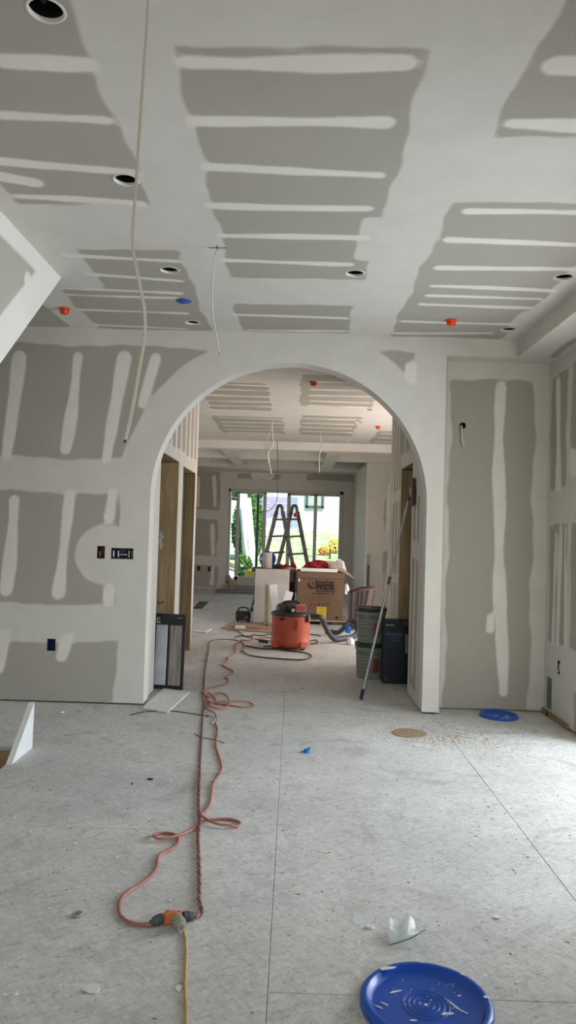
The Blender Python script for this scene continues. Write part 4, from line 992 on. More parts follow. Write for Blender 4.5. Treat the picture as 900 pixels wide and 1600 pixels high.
# offcuts leaning in front of it
def leaner(nm, lb, base, top, w, th, mt, cat='offcut'):
    b, tp_ = Vector(base), Vector(top); d = tp_-b; z = d.normalized(); x = Vector((1, 0, 0)); x = (x-z*x.dot(z)).normalized(); y = z.cross(x)
    mm = Matrix(((x.x, y.x, z.x, b.x), (x.y, y.y, z.y, b.y), (x.z, y.z, z.z, b.z), (0, 0, 0, 1)))
    return tag(MB().cbox(-w/2, w/2, -th/2, th/2, 0, d.length, .003, mtx=mm).build(nm, mt), lb, cat)
LF = 11.22
leaner('wood_post', 'narrow pale wood post leaning on white panel left of the vacuum', (PY(416, 978, LF).x, LF, .012), (PY(416, 915, LF).x, LF+.26, PY(416, 915, LF).z), .055, .04, 'plank')
leaner('white_offcut', 'white board offcut leaning behind vacuum, left one of the pair', (PY(434, 958, LF).x, LF-.05, .02), (PY(426, 915, LF).x, LF+.22, PY(426, 915, LF).z), .115, .018, 'white')
leaner('white_offcut', 'white board offcut tilted right behind vacuum, in front of the bench', (PY(437, 968, LF-.1).x, LF-.12, .02), (PY(452.5, 925, LF-.1).x, LF+.0, PY(452, 925, LF-.1).z), .115, .018, 'white')
p = PY(382, 962, 11.7)
t = thing('jobsite_radio', 'small dark device on floor left of the white panel', 'radio', (p.x, 11.7, 0))
MB().cbox(p.x-.13, p.x+.09, 11.6, 11.78, .03, .17, .012).build('case', 'black_plastic', t); MB().cbox(p.x-.10, p.x-.03, 11.59, 11.599, .06, .14, .003).build('speaker_grille', 'dark_metal', t)
MB().cbox(p.x-.0, p.x+.07, 11.59, 11.599, .05, .10, .003).build('display', 'grey_plug', t); MB().tube([(p.x-.10, 11.69, .17), (p.x-.08, 11.69, .215), (p.x+.04, 11.69, .215), (p.x+.06, 11.69, .17)], .010, 8, .02).build('carry_handle', 'black_plastic', t)
for x in (-.11, .05): MB().cbox(p.x+x, p.x+x+.03, 11.62, 11.76, .0, .03, .003).build('foot', 'black_plastic', t)
a, b = FL(371, 984), FL(425, 988)
tag(MB().prism([FL(345, 983), FL(425, 990), FL(425, 976), FL(362, 973)], (0, 0, .015)).build('plywood_scrap', 'plank'), 'flat brown plywood scrap on floor in front of the white panel', 'plywood scrap')
tag(MB().prism([FL(367, 982, .019), FL(383, 982.5, .019), FL(383, 979.5, .019), FL(368, 979.5, .019)], (0, 0, .02)).build('white_block', 'white'), 'small white strip lying on the plywood scrap', 'offcut')
# things on the bench
c = PY(417.5, 880, TY+.18)
t = thing('paper_roll', 'upright beige paper roll standing on the brown bench', 'paper roll', (c.x, TY+.18, BZ))
H = PY(417, 863, TY+.18).z-BZ
MB().lathe([(.022, .001), (.074, .001), (.077, .004), (.077, H-.004), (.074, H), (.022, H)], 28, (c.x, TY+.18, BZ)).build('roll', 'rollpaper', t)
MB().lathe([(.020, .002), (.0205, H+.001), (.017, H+.001), (.0165, .002)], 20, (c.x, TY+.18, BZ)).build('core', 'card', t)
LR = .135
t = thing('standing_blue_lid', 'round blue pail lid standing on edge behind the paper roll', 'lid', (c.x, TY+.33, BZ))
m = Matrix.Translation((c.x, TY+.34, BZ+LR+.002)) @ Matrix.Rotation(PI/2-.12, 4, 'X')
MB().lathe([(0, .0), (LR-.02, .0), (LR-.015, .012), (LR, .012), (LR, -.012), (LR-.008, -.014)], 36, mtx=m).build('lid_disc', 'blue', t)
MB().lathe([(.05, .001), (.054, .004), (.058, .001)], 28, mtx=m).build('ring_rib', 'blue', t)
a = PY(450, 880, TY+.2)
crumple('red_rag', (PY(449, 880, TY).x-.02, TY+.25, BZ-.004), .07, .07, .07, 'red_cloth', 'small red rag on the bench, left one by the ladder', 'rag', 11, 14)
crumple('red_rag', (PY(458, 880, TY).x, TY+.22, BZ-.004), .05, .06, .11, 'red_cloth', 'small dark red rag on the bench, right one beside the carton', 'rag', 12, 14)
crumple('brown_bag', (PY(440, 882, TY).x-.06, TY+.42, BZ+.001), .10, .08, .06, 'brown_top', 'dark crumpled brown bag on the bench under the ladder', 'bag', 14, 16)
crumple('crumpled_wrap', (PY(455, 885, TY).x-.02, TY+.05, BZ-.004), .09, .04, .035, 'cardlight', 'crumpled pale wrapping on front edge of the bench', 'paper', 15, 14)

# ---- folding ladder
LYD = 13.0
t = thing('folding_ladder', 'dark grey multi position A-frame ladder standing behind the bench', 'ladder', (-.13, LYD, 0))
hA, hB = PY(437, 795, LYD-.15), PY(460, 795, LYD+.15)
sv = Vector((-.225, .19, -.92)); sv2 = Vector((.225, -.19, -.92))
def leg_pt(h, s, tt): return Vector(h)+s*tt
tz = hA.z/.92
for h, nm in ((hA, 'a'), (hB, 'b')):
    dv = (hB-hA).normalized()
    for s in (sv, sv2):
        sh_ = Vector((s.x, s.y, 0)).normalized()*.055
        a_, b_ = leg_pt(h, s, .06)+sh_, leg_pt(h, s, (h.z-.012)/.92)
        z = (b_-a_).normalized(); x = dv; x = (x-z*x.dot(z)).normalized(); y = z.cross(x)
        mm = Matrix(((x.x, y.x, z.x, a_.x), (x.y, y.y, z.y, a_.y), (x.z, y.z, z.z, a_.z), (0, 0, 0, 1)))
        o = MB().cbox(-.016, .016, -.035, .035, 0, (b_-a_).length, .004, mtx=mm).build('rail', 'grey_ladder', t)
        MB().cbox(-.02, .02, -.04, .04, (b_-a_).length-.05, (b_-a_).length+.008, .004, mtx=mm).build('rubber_foot', 'black_plastic', o)
    top = h+Vector((0, 0, .055))
    s1 = Vector((sv.x, sv.y, 0)).normalized()
    MB().tube([leg_pt(h, sv, .14)+s1*.052]+[h+Vector((0, 0, -.01))+s1*(.058*math.cos(a_))+Vector((0, 0, .07*math.sin(a_))) for a_ in [PI*k/8 for k in range(9)]]+[leg_pt(h, sv2, .14)-s1*.052], .028, 12).build('hinge', 'grey_ladder', t)
rp = MB().lathe([(0, 0), (.04, 0), (.04, .05), (0, .05)], 16, mtx=Matrix.Translation(leg_pt(hB, sv2, .12)+Vector((-.0, -.06, 0))) @ Matrix.Rotation(PI/2, 4, 'X') ).build('release_knob', 'red', t)
for s in (sv, sv2):
    for tt in (.20, .52, .84, 1.16, 1.48, 1.80):
        if hA.z-tt*.92 < .1: continue
        a_, b_ = leg_pt(hA, s, tt), leg_pt(hB, s, tt); e = (b_-a_).normalized()*.05
        MB().cyl(a_-e, b_+e, .017, n=10).build('rung', 'grey_ladder', t)
p = PY(478, 877, LYD)

# ---- folded sawhorses with red brown rails
SY = 11.0
t = thing('folded_trestle', 'stack of grey slats with red brown top rail, right of the printed carton', 'trestle', (1.1, SY, 0))
a, b = PY(546, 922, SY+.25), PY(583, 917, SY)
tops = [PY(q[0], q[1], SY+.2-.05*i) for i, q in enumerate(((548, 924), (556, 922.5), (566, 921), (573, 920), (582, 919)))]
bots = [(549, .02), (554, .02), (560, .02), (566, .02), (568, .02)]
MB().tube([PY(544, 926, SY+.22), PY(563, 919, SY+.1), PY(566, 918.5, SY+.09)], .018, 8).build('top_rail', 'redwood', t); MB().tube([PY(566, 918.5, SY+.08), PY(586, 917, SY)], .018, 8).build('top_rail', 'redwood', t)
for i, (tp_, (bxp, bz)) in enumerate(zip(tops, bots)):
    bpnt = FL(bxp, 984); bpnt = Vector((PY(bxp, 984, SY+.1).x, SY+.18-.05*i, .005)); tp_ = tp_+Vector((0, 0, -.012))
    z = (tp_-bpnt).normalized(); x = Vector((1, 0, 0)); x = (x-z*x.dot(z)).normalized(); y = z.cross(x)
    mm = Matrix(((x.x, y.x, z.x, bpnt.x), (x.y, y.y, z.y, bpnt.y), (x.z, y.z, z.z, bpnt.z), (0, 0, 0, 1)))
    o = MB().cbox(-.046, .034, -.008, .008, 0, (tp_-bpnt).length, .002, mtx=mm).build('slat', 'finmat', t); MB().cbox(.035, .047, -.012, .012, 0, (tp_-bpnt).length, .002, mtx=mm).build('slat_edge', 'redwood', o)

# ---- loose boards on the far floor
def slab(nm, pts, h, mt, lb, cat): tag(MB().prism([FL(*q)+Vector((0, 0, .003)) for q in pts], (0, 0, h)).build(nm, mt), lb, cat)
slab('grey_board', [(336, 927), (397, 928.5), (396, 923.5), (339, 922.5)], .04, 'finmat', 'long grey board lying on floor before the sliding door', 'board')
slab('dark_mat', [(302, 951), (315, 951), (325, 941), (311, 940.5)], .01, 'dark_metal', 'small dark mat on the floor at left beyond the hallway', 'mat')
slab('white_strip', [(301, 988), (322, 989.5), (331, 984), (329, 983.2), (318, 986), (302, 985.5)], .012, 'white', 'white drywall strip on floor beyond the left hallway wall', 'offcut')
a, b = FL(366, 920), PY(355, 898, YE-.05)
a = Vector((PY(366, 915, YE-.35).x, YE-.42, .01)); leaner('wood_offcut', 'pale wood board leaning against back wall left of the sliding door', a, (PY(355.5, 899, YE-.05).x, YE-.04, PY(355, 899, YE).z), .11, .03, 'plank')

# ================================================================== CORDS
def fpts(L, z=.006, dz=None): return [FL(a, b)+Vector((0, 0, z)) for a, b in L]
c7 = lambda L: [(160+a/3.404, 1130+b/3.404) for a, b in L]
c6 = lambda L: [(290+a/4.286, 940+b/4.286) for a, b in L]
t = thing('red_extension_cord', 'faded red extension cord looping from the adapter along the floor into the hall', 'extension cord', (-.5, 3, 0))
Bp = c7([(262, 1086), (240, 1085), (170, 1078), (120, 1058), (95, 1035), (88, 980), (105, 935), (150, 898), (210, 862), (268, 812), (290, 770), (296, 725), (315, 700), (355, 685), (392, 660), (404, 635), (400, 610), (370, 596), (320, 592), (285, 598), (272, 620), (290, 635), (340, 632), (400, 618), (445, 600), (480, 575), (515, 540), (560, 524), (640, 517), (700, 522), (735, 542), (720, 558), (680, 563), (620, 558), (570, 540), (540, 522), (522, 503), (545, 480), (570, 440), (580, 390), (588, 335), (610, 295), (634, 255), (630, 215), (612, 160), (604, 120), (612, 40), (600, 5)])
Bp += c6([(205, 800), (195, 765), (150, 735), (125, 700), (122, 650), (150, 625), (185, 645), (200, 670), (175, 700), (140, 700), (150, 650), (190, 628), (245, 630), (285, 655), (285, 695), (250, 725), (200, 728), (160, 705), (175, 685), (280, 683), (400, 683), (452, 697), (440, 712), (370, 712), (300, 702), (210, 692), (160, 680), (140, 640), (105, 612), (120, 598), (180, 580), (265, 558), (285, 540), (280, 520), (262, 518), (300, 492), (320, 478), (300, 460), (245, 428), (270, 412), (285, 390), (280, 378), (330, 345), (325, 305), (350, 278), (375, 280), (388, 300), (380, 315)])
P = fpts(Bp, .0075)
# lift where the cord rides over itself
for i in list(range(20, 25))+list(range(32, 37)): P[i].z += .010
for i in range(49, 70): P[i].z += .006*(1+math.sin(i*1.7))
MB().tube(P, .0064, 8, .02).build('cord', 'cord', t)
def twist(pts, r, sep, pitch, z=.0):
    Q = catmull(pts, .006); out = [[], []]; s = 0
    for k, p in enumerate(Q):
        if k: s += (Q[k]-Q[k-1]).length
        tt = (Q[min(k+1, len(Q)-1)]-Q[max(k-1, 0)]).normalized(); n = tt.cross(Vector((0, 0, 1))).normalized(); a = 2*PI*s/pitch
        for j in (0, 1): w_ = a+j*PI; out[j].append(p+n*sep*math.cos(w_)+Vector((0, 0, 1))*(sep*.6*math.sin(w_)+sep*.6))
    return out
t = thing('twisted_cord', 'dusty brown twisted power cord running straight from adapter toward the vacuum', 'power cord', (-.4, 3, 0))
Ap = [(299, 1437), (313, 1432), (315, 1425), (311, 1410), (311, 1380), (310, 1340), (309, 1310), (311, 1285), (310, 1250), (312, 1200), (315, 1150), (317, 1110), (318, 1085), (320, 1050), (325, 1020), (326, 1006), (333, 1001), (348, 999.5), (366, 1000.5), (379, 1004), (381, 1010)]
P = fpts(Ap, .0055)
tw = twist([Vector((pr_x, P[0].y-.004, .0055)) for pr_x in (P[0].x+.012,)]+P[1:10], .0045, .0055, .075)
for j in (0, 1): MB().tube(tw[j], .0045, 7).build('strand', 'cord_dark' if j else 'cord', t)
MB().tube(P[9:], .0075, 8, .02, flat=.8).build('strand', 'cord_dark', t)
# adapter with the three plugs
pa = FL(270, 1442)
t = thing('triple_tap_adapter', 'dusty orange triple outlet adapter joining three cord ends', 'adapter', pa)
AM = Matrix.Translation((pa.x, pa.y, .001)) @ Matrix.Rotation(math.radians(8), 4, 'Z')
MB().cbox(-.034, .034, -.020, .022, 0, .036, .008, mtx=AM).build('body', 'adapter', t)
MB().cbox(-.030, -.008, .018, .030, .006, .034, .005, mtx=AM).build('outlet_arm', 'adapter', t)
MB().cbox(.010, .032, .018, .028, .006, .030, .004, mtx=AM).build('outlet_arm', 'adapter', t)
def plug(nm, lb, p0, p1, m, r0=.017, r1=.011):
    t = thing(nm, lb, 'plug', p0); p0, p1 = Vector(p0), Vector(p1); d = p1-p0
    MB().cyl(p0, p0+d*.7, r0, r0*.92, 14).build('plug_body', m, t); MB().cyl(p0+d*.7, p1, r1, r1*.75, 12).build('strain_relief', m, t)
    for k in (.2, .4): MB().cyl(p0+d*k, p0+d*(k+.04), r0*1.08, n=14).build('grip_ring', m, t)
pl_ = FL(234, 1448); plug('dark_plug', 'dark grey plug on the left side of orange adapter', AM @ Vector((-.036, 0, .018)), Vector((pl_.x, pl_.y, .013)), 'grey_plug')
pr_ = FL(310, 1435); plug('dark_plug', 'dark grey plug on the right side of orange adapter', AM @ Vector((.036, .004, .018)), Vector((pr_.x-.01, pr_.y-.005, .012)), 'grey_plug')
q0 = AM @ Vector((.012, -.022, .022)); q1 = FL(288, 1459); plug('clear_plug', 'cloudy clear plug of the yellow cord in front of orange adapter', q0+Vector((0, 0, .004)), Vector((q1.x, q1.y-.0, .014)), 'clear_plug', .021, .012)
t = tag(MB().tube(fpts([(286.5, 1457), (290, 1470), (291, 1500), (289.5, 1530), (290, 1560), (291, 1600), (293, 1680), (300, 1800)], .0058), .0052, 10, .02).build('yellow_extension_cord', 'cable_yellow'), 'thin yellow extension cord running from adapter to bottom edge of picture', 'extension cord')
tag(MB().tube(fpts(c6([(372, 330), (420, 362), (500, 376), (560, 383), (660, 390), (760, 396), (815, 388), (842, 372), (825, 355), (790, 346), (740, 340), (680, 335), (600, 322), (520, 320), (450, 310), (400, 300)]), .009), .0075, 8, .03).build('black_power_cord', 'cord_black'), 'dark brown power cord looping on the floor before the vacuum', 'power cord')
cords = [([(277, 200), (330, 197), (370, 215), (390, 235), (440, 240), (455, 255), (520, 262), (580, 275), (575, 300), (520, 305)], 'cord_dark', 'brown cord winding on the floor left of the vacuum', .0075),
         ([(305, 182), (400, 188), (500, 192), (560, 185), (545, 178)], 'cord', 'red cord lying along the plywood scrap near the white panel', .008),
         ([(330, 245), (380, 232), (420, 240), (450, 228), (510, 232), (575, 222)], 'cord_black', 'black cord tangled on floor left of vacuum, nearest the plywood', .0075),
         ([(370, 262), (420, 268), (470, 255), (520, 245), (590, 250)], 'cord', 'red cord tangled with black cord left of vacuum', .0075),
         ([(440, 150), (470, 128), (510, 130), (535, 160), (560, 175)], 'cord', 'red cord coiled at the foot of the wood post', .008),
         ([(835, 225), (870, 228), (905, 235)], 'cord_black', 'short black cord right of the vacuum near the hose', .007),
         ([(832, 268), (870, 262), (884, 272), (870, 285), (835, 288)], 'cord_black', 'small black cord loop right of the vacuum drum', .007)]
for L, m, lb, r in cords: tag(MB().tube(fpts(c6(L), r+(.022 if 'plywood scrap' in lb or 'wood post' in lb else .003)), r, 8, .03).build('loose_cord', m), lb, 'cord')
o = MB().cyl(FL(405, 1004)+Vector((0, 0, .022)), FL(418, 1006)+Vector((0, 0, .022)), .018, n=12).build('cord_connector', 'black_plastic'); tag(o, 'black cord connector on the floor left of the vacuum', 'connector')
tag(MB().tube(fpts([(204, 1118), (222, 1113.5), (245, 1112), (270, 1112), (300, 1116), (326, 1120)], .005), .0032, 6, .03).build('thin_black_wire', 'black_plastic'), 'thin black wire lying on floor in front of the drywall offcut', 'wire')
tag(MB().tube(fpts([(322, 1119), (331, 1120), (336, 1124), (335, 1129), (332, 1133)], .010), .0055, 8, .01).build('white_wire_end', 'cable_white'), 'short white cable end beside the red cord tangle', 'wire')
tag(MB().tube(fpts(c7([(488, 58), (530, 78), (600, 92), (648, 108)]), .004), .0022, 6, .03).build('thin_grey_wire', 'dark_metal'), 'thin dark wire crossing under the cords below the tangle', 'wire')

# ================================================================== LIDS, BAG, LITTER
def pail_lid(c, R, lb, tilt=0, az=0, splat=()):
    t = thing('blue_pail_lid', lb, 'lid', c)
    mm = Matrix.Translation(c) @ Matrix.Rotation(az, 4, 'Z') @ Matrix.Rotation(tilt, 4, 'X')
    k = R/.155
    MB().lathe([(.0, .004*k), (.050*k, .004*k), (.120*k, .004*k), (.132*k, .006*k), (.137*k, .019*k), (.142*k, .021*k), (.150*k, .020*k), (.155*k, .014*k), (.155*k, .001), (.150*k, .0)], 72, mtx=mm).build('lid_disc', 'blue', t)
    for r in (.018, .030, .042, .054): MB().lathe([((r-.003)*k, .0038*k), (r*k, .0062*k), ((r+.003)*k, .0038*k)], 48, mtx=mm).build('ring_rib', 'blue', t)
    sp = MB()
    for x, y, a, b, rot in splat:
        n = 10; vs = [(x*R+a*R*math.cos(2*PI*i/n)*(1+.3*math.sin(i*3.3+x*9)), y*R+b*R*math.sin(2*PI*i/n)*(1+.3*math.cos(i*2.1)), 0) for i in range(n)]
        rm = Matrix.Translation((x*R, y*R, (.0046 if math.hypot(x, y) < .8 else .0225)*k)) @ Matrix.Rotation(rot, 4, 'Z') @ Matrix.Translation((-x*R, -y*R, 0))
        top = [mm @ rm @ Vector(v) for v in vs]; sp.prism(top, (0, 0, .0015))
    if splat: tag(sp.build('dried_splatter', 'white', t), kind='stuff')
rng = random.Random(4)
spl = [(-.50, .72, .13, .045, .3), (-.42, .30, .10, .02, .4), (-.62, -.02, .012, .07, .9), (-.72, -.10, .012, .07, 1.0), (.42, .02, .014, .16, .55), (.52, -.12, .012, .12, .9), (.28, -.20, .09, .03, .2), (.0, .0, .03, .02, .4), (.92, .05, .04, .03, 0), (.70, .62, .05, .02, -.6), (-.25, -.38, .05, .02, 0), (.56, .25, .03, .02, .2), (.1, .93, .03, .02, 0)]
spl += [(rng.uniform(-.5, .6), rng.uniform(-.1, .65), .008, .008, 0) for _ in range(26)]
pail_lid((.435, 2.275, .0), .197, 'large blue pail lid with white splatter in the foreground', splat=spl)
pl2 = FL(777, 1117.5)
pail_lid((pl2.x-.0, 5.97, .0), .152, 'blue pail lid on the floor at the foot of the niche', splat=[(-.1, .0, .15, .1, 0), (.4, -.1, .12, .08, .4), (.1, -.45, .1, .05, 0), (.2, -.88, .05, .04, 0)])
pd = FL(640, 1146)
n = 40; vs = [(pd.x+.122*math.cos(2*PI*i/n)*(1+.02*math.sin(i*2)), pd.y+.122*math.sin(2*PI*i/n), .001) for i in range(n)]
tag(MB().prism(vs, (0, 0, .004)).build('tan_disc', 'tan'), 'flat round tan disc on floor before the right arch jamb', 'disc')
# clear bag
t = thing('clear_plastic_bag', 'crumpled clear zip bag on the floor behind the large blue lid', 'plastic bag', (.42, 2.62, 0))
pz = [FL(608, 1481), FL(625, 1480), FL(645, 1478.5), FL(661, 1473)]
pz = [FL(608, 1482), FL(625, 1480), FL(643, 1476), FL(656, 1471)]
zl = [Vector((v.x, v.y, .012+.006*i)) for i, v in enumerate(pz)]
topo = [PY(609, 1434, 2.70), PY(622, 1439, 2.70), PY(642, 1430, 2.72), PY(653, 1462, 2.68)]
def sheetmesh(A, Bq, amp, seed, n=12, mth=8):
    rnd = random.Random(seed); A = catmull(A, .008); Bq = catmull(Bq, .008); vs = []; fs = []
    for j in range(mth+1):
        s = j/mth
        for i in range(n+1):
            a = A[int(i/n*(len(A)-1))]; b = Bq[int(i/n*(len(Bq)-1))]
            p = a.lerp(b, s)+Vector((rnd.uniform(-1, 1), rnd.uniform(-1, 1)*1.6, rnd.uniform(-.5, .5)))*amp*math.sin(PI*min(max(s, .08), .92)); p.z = max(p.z, .003); vs.append(p)
    for j in range(mth):
        for i in range(n): a = j*(n+1)+i; fs.append((a, a+1, a+n+2, a+n+1))
    return MB().add(vs, fs, True)
sheetmesh(zl, topo, .006, 2).build('front_film', 'film', t)
back = [v+Vector((.004, .03, .004)) for v in zl]; sheetmesh(back, [v+Vector((.004, .012, -.008)) for v in topo], .007, 5).build('back_film', 'film', t)
low = [FL(607, 1484)+Vector((0, 0, .002)), FL(628, 1484)+Vector((0, 0, .003)), FL(650, 1482)+Vector((0, 0, .002)), FL(667, 1486)+Vector((0, 0, .002))]
sheetmesh(low, zl, .003, 9, 10, 3).build('bag_lip', 'film', t)
MB().tube([v+Vector((0, -.002, .001)) for v in zl]+[FL(665, 1466)+Vector((0, 0, .03))], .0016, 6, .01).build('zip_line', 'grey_plug', t)
# blue cap
pb = FL(478, 1176)
t = thing('blue_cap_scrap', 'small bright blue plastic scrap in the middle of the floor', 'plastic scrap', (pb.x, pb.y, 0))
MB().lathe([(.0, .004), (.018, .002), (.020, .020), (.012, .024), (.010, .012), (0, .010)], 12, (pb.x+.006, pb.y, 0), smooth=False).build('cap', 'brightblue', t)
MB().cbox(-.022, .006, -.01, .01, .001, .012, .003, mtx=Matrix.Translation((pb.x-.01, pb.y, 0)) @ Matrix.Rotation(.5, 4, 'Z')).build('tab', 'brightblue', t)
MB().cbox(-.004, .012, -.006, .006, .022, .038, .003, mtx=Matrix.Translation((pb.x+.006, pb.y, 0)) @ Matrix.Rotation(.3, 4, 'Y')).build('loop', 'brightblue', t)
def chip(nm, px, w_, d_, h, m, lb, cat, seed=1, n=7, z=.0008):
    rnd = random.Random(seed); p = FL(*px); vs = [(p.x+w_*math.cos(2*PI*i/n)*rnd.uniform(.6, 1.1), p.y+d_*math.sin(2*PI*i/n)*rnd.uniform(.6, 1.1), z+rnd.uniform(0, h*.4)) for i in range(n)]
    return tag(MB().prism(vs, (0, 0, h)).build(nm, m), lb, cat)
chip('plaster_flake', (145, 1546), .032, .026, .004, 'white', 'large white plaster flake at lower left of the floor', 'plaster flake', 3)
chip('plaster_flake', (578, 1450), .018, .014, .006, 'white', 'white plaster flake just left of the clear bag', 'plaster flake', 5)
chip('plaster_flake', (777, 1435), .014, .012, .005, 'white', 'small white flake right of the bag near the right edge', 'plaster flake', 6)
chip('plaster_flake', (97, 1114), .022, .02, .008, 'white', 'white plaster flake on floor beside the low stair wall', 'plaster flake', 7)
chip('plaster_flake', (280, 1545), .012, .02, .004, 'white', 'small white flake beside yellow cord near the bottom edge', 'plaster flake', 9)
chip('compound_smear', (559, 1436), .026, .060, .0006, 'smear', 'thin white compound smear on the floor left of the bag', 'compound smear', 11, 11, .0002)
chip('compound_smear', (645, 1274), .075, .034, .0006, 'smear', 'pale compound smear on the floor at mid right', 'compound smear', 12, 13, .0002)
chip('wood_splinter', (235, 1219), .022, .008, .008, 'dark_metal', 'dark splinter on floor left of the straight cord', 'splinter', 14)
chip('dark_crumb', (206, 1226), .006, .006, .006, 'dark_metal', 'tiny dark crumb left of the long splinter', 'crumb', 15)
pr = FL(121, 1431)
tag(MB().lathe([(.012, .001), (.018, .001), (.019, .010), (.014, .012), (.011, .008)], 18, (pr.x, pr.y, 0)).build('clear_cap_ring', 'clear_plug'), 'small cloudy plastic ring on the floor at left', 'plastic ring')
tag(MB().tube([FL(100, 1150)+Vector((0, 0, .004)), FL(160, 1142)+Vector((0, 0, .004))], .002, 5).build('thin_stick', 'plank'), 'thin pale stick on the floor right of the low stair wall', 'stick')
# fine debris nobody could count
m = MB(); rnd = random.Random(21)
for i in range(900):
    x, y = rnd.uniform(-1.5, 2.0), rnd.uniform(2.1, 5.9)
    if rnd.random() < .35: x, y = rnd.gauss(1.15, .28), rnd.gauss(5.25, .28)
    if rnd.random() < .12: x, y = rnd.gauss(.75, .3), rnd.gauss(5.8, .1)
    if x > 2.0 or y > 5.93 or (x < -1.4 and y < 4.9) or math.hypot(x-.435, y-2.275) < .21 or math.hypot(x-pl2.x, y-5.97) < .17 or math.hypot(x-pd.x, y-pd.y) < .13: continue
    s = rnd.choice((.002, .003, .003, .004, .007)); a = rnd.uniform(0, PI); n = 5
    m.prism([(x+s*rnd.uniform(.5, 1.3)*math.cos(a+2*PI*k/n), y+s*rnd.uniform(.5, 1.3)*math.sin(a+2*PI*k/n), .0004) for k in range(n)], (0, 0, s*.5))
tag(m.build('plaster_crumbs', 'white'), 'fine white plaster crumbs scattered over the floor', 'debris', kind='stuff')
m = MB()
for i in range(1100):
    x, y = rnd.uniform(-1.5, 2.0), rnd.uniform(2.0, 5.9)
    if rnd.random() < .42: x, y = rnd.gauss(1.15, .25), rnd.gauss(5.35, .2)
    if x > 2.0 or y > 5.93 or (x < -1.4 and y < 4.9) or math.hypot(x-.435, y-2.275) < .21 or math.hypot(x-pl2.x, y-5.97) < .17 or math.hypot(x-pd.x, y-pd.y) < .13: continue
    s = rnd.choice((.001, .0015, .002, .003)); a = rnd.uniform(0, PI); n = 5; e = rnd.uniform(1, 3.5)
    m.prism([(x+s*e*math.cos(2*PI*k/n)*math.cos(a)-s*math.sin(2*PI*k/n)*math.sin(a), y+s*e*math.cos(2*PI*k/n)*math.sin(a)+s*math.sin(2*PI*k/n)*math.cos(a), .0004) for k in range(n)], (0, 0, s*.5))
tag(m.build('dark_grit', 'stud_dark'), 'fine brown grit and splinters scattered over the floor', 'debris', kind='stuff')

m = MB()
for i in range(1500):
    x, y = rnd.gauss(1.12, .26), rnd.gauss(5.30, .17); s = rnd.choice((.002, .003, .004))
    if x > 2.0 or y > 5.85 or math.hypot(x-pd.x, y-pd.y) < .13: continue
    a = rnd.uniform(0, PI); m.prism([(x+s*math.cos(a+2*PI*k/4), y+s*math.sin(a+2*PI*k/4), .0003) for k in range(4)], (0, 0, .0012))
tag(m.build('brown_sawdust', 'tan'), 'light brown sawdust spread on the floor beside the tan disc', 'debris', kind='stuff')

# ================================================================== OUTSIDE THE SLIDING DOOR
def gz(y): return .05 if y < 20 else .05+(y-20)*.165
g = MB(); vs = []; fs = []
ys = [YE+.3, 19, 20, 21.5, 23, 25, 27, 29, 31, 34, 60]; xs_ = [-30, -12, -6, -4, -2, 0, 2, 4, 8, 30]
for y in ys:
    for x in xs_: vs.append((x, y, gz(min(y, 31))-.02))
for j in range(len(ys)-1):
    for i in range(len(xs_)-1): a = j*len(xs_)+i; fs.append((a, a+1, a+len(xs_)+1, a+len(xs_)))
def sub(j0, j1, nm, mt): struct(MB().add(vs[j0*len(xs_):(j1+1)*len(xs_)], [tuple(q for q in f) for f in fs[:(j1-j0)*(len(xs_)-1)]]).build(nm, mt))
sub(0, 3, 'ground_patio', 'patio'); sub(3, 10, 'ground_lawn', 'grass')
struct(MB().box(-30, 30, -30, YE+.25, -.45, -.40).build('ground_under_house', 'patio')) if False else None
# neighbour house
HY = 29.0
hx0 = PY(452, 800, HY).x
t = thing('neighbour_house', 'pale blue stucco house behind the lawn with one dark framed window', 'house', (hx0+4, HY, gz(HY)))
MB().cbox(hx0, hx0+12, HY, HY+6, gz(HY)-.3, 5.6, .02).build('wall', 'stucco', t)
MB().prism([(hx0-.4, HY-.5, 5.6), (hx0+12.4, HY-.5, 5.6), (hx0+12.4, HY+3, 7.2), (hx0-.4, HY+3, 7.2)], (0, .1, .15)).build('roof', 'closet_dark', t)
a, b = PY(477.5, 793.5, HY), PY(507, 772-14, HY)
wn = MB(); wn.box(a.x, b.x, HY-.06, HY-.002, a.z, a.z+.09).box(a.x, b.x, HY-.06, HY-.002, b.z-.09, b.z).box(a.x, a.x+.09, HY-.06, HY-.002, a.z, b.z).box(b.x-.09, b.x, HY-.06, HY-.002, a.z, b.z)
wn = wn.build('window', 'grey_plug', t); MB().box(a.x+.09, b.x-.09, HY-.03, HY-.003, a.z+.09, b.z-.09).build('pane', 'whitetrim', wn)
# lilac fence with white balusters
FY = 27.0; f0, f1 = PY(398, 800, FY).x, PY(452, 800, FY).x
t = thing('lilac_fence', 'lilac grey boarded fence seen through the open door leaf', 'fence', (f0, FY, gz(FY)))
zt_ = PY(430, 776, FY).z; zb_ = PY(430, 826, FY).z; n = 5
for k in range(n): MB().cbox(f0-1, f1+.3, FY, FY+.04, zb_+(zt_-zb_)*k/n+.012, zb_+(zt_-zb_)*(k+1)/n, .008).build('board', 'fence_m', t)
for x in (f0, (f0+f1)/2, f1): MB().cbox(x-.05, x+.05, FY+.041, FY+.13, gz(FY)-.1, zt_+.05, .01).build('post', 'fence_m', t)
t = thing('white_baluster_rail', 'low white baluster railing in front of the lilac fence', 'railing', (f0, FY-.5, gz(FY-.5)))
a, b = PY(414, 826, FY-.5), PY(450, 810, FY-.5)
for k in range(9): x = a.x+(b.x-a.x)*k/8; MB().cbox(x-.035, x+.035, FY-.53, FY-.47, gz(FY)-.2, b.z, .006).build('baluster', 'white', t)
MB().cbox(a.x-.1, b.x+.1, FY-.54, FY-.46, a.z-.05, a.z+.03, .006).build('bottom_rail', 'white', t)
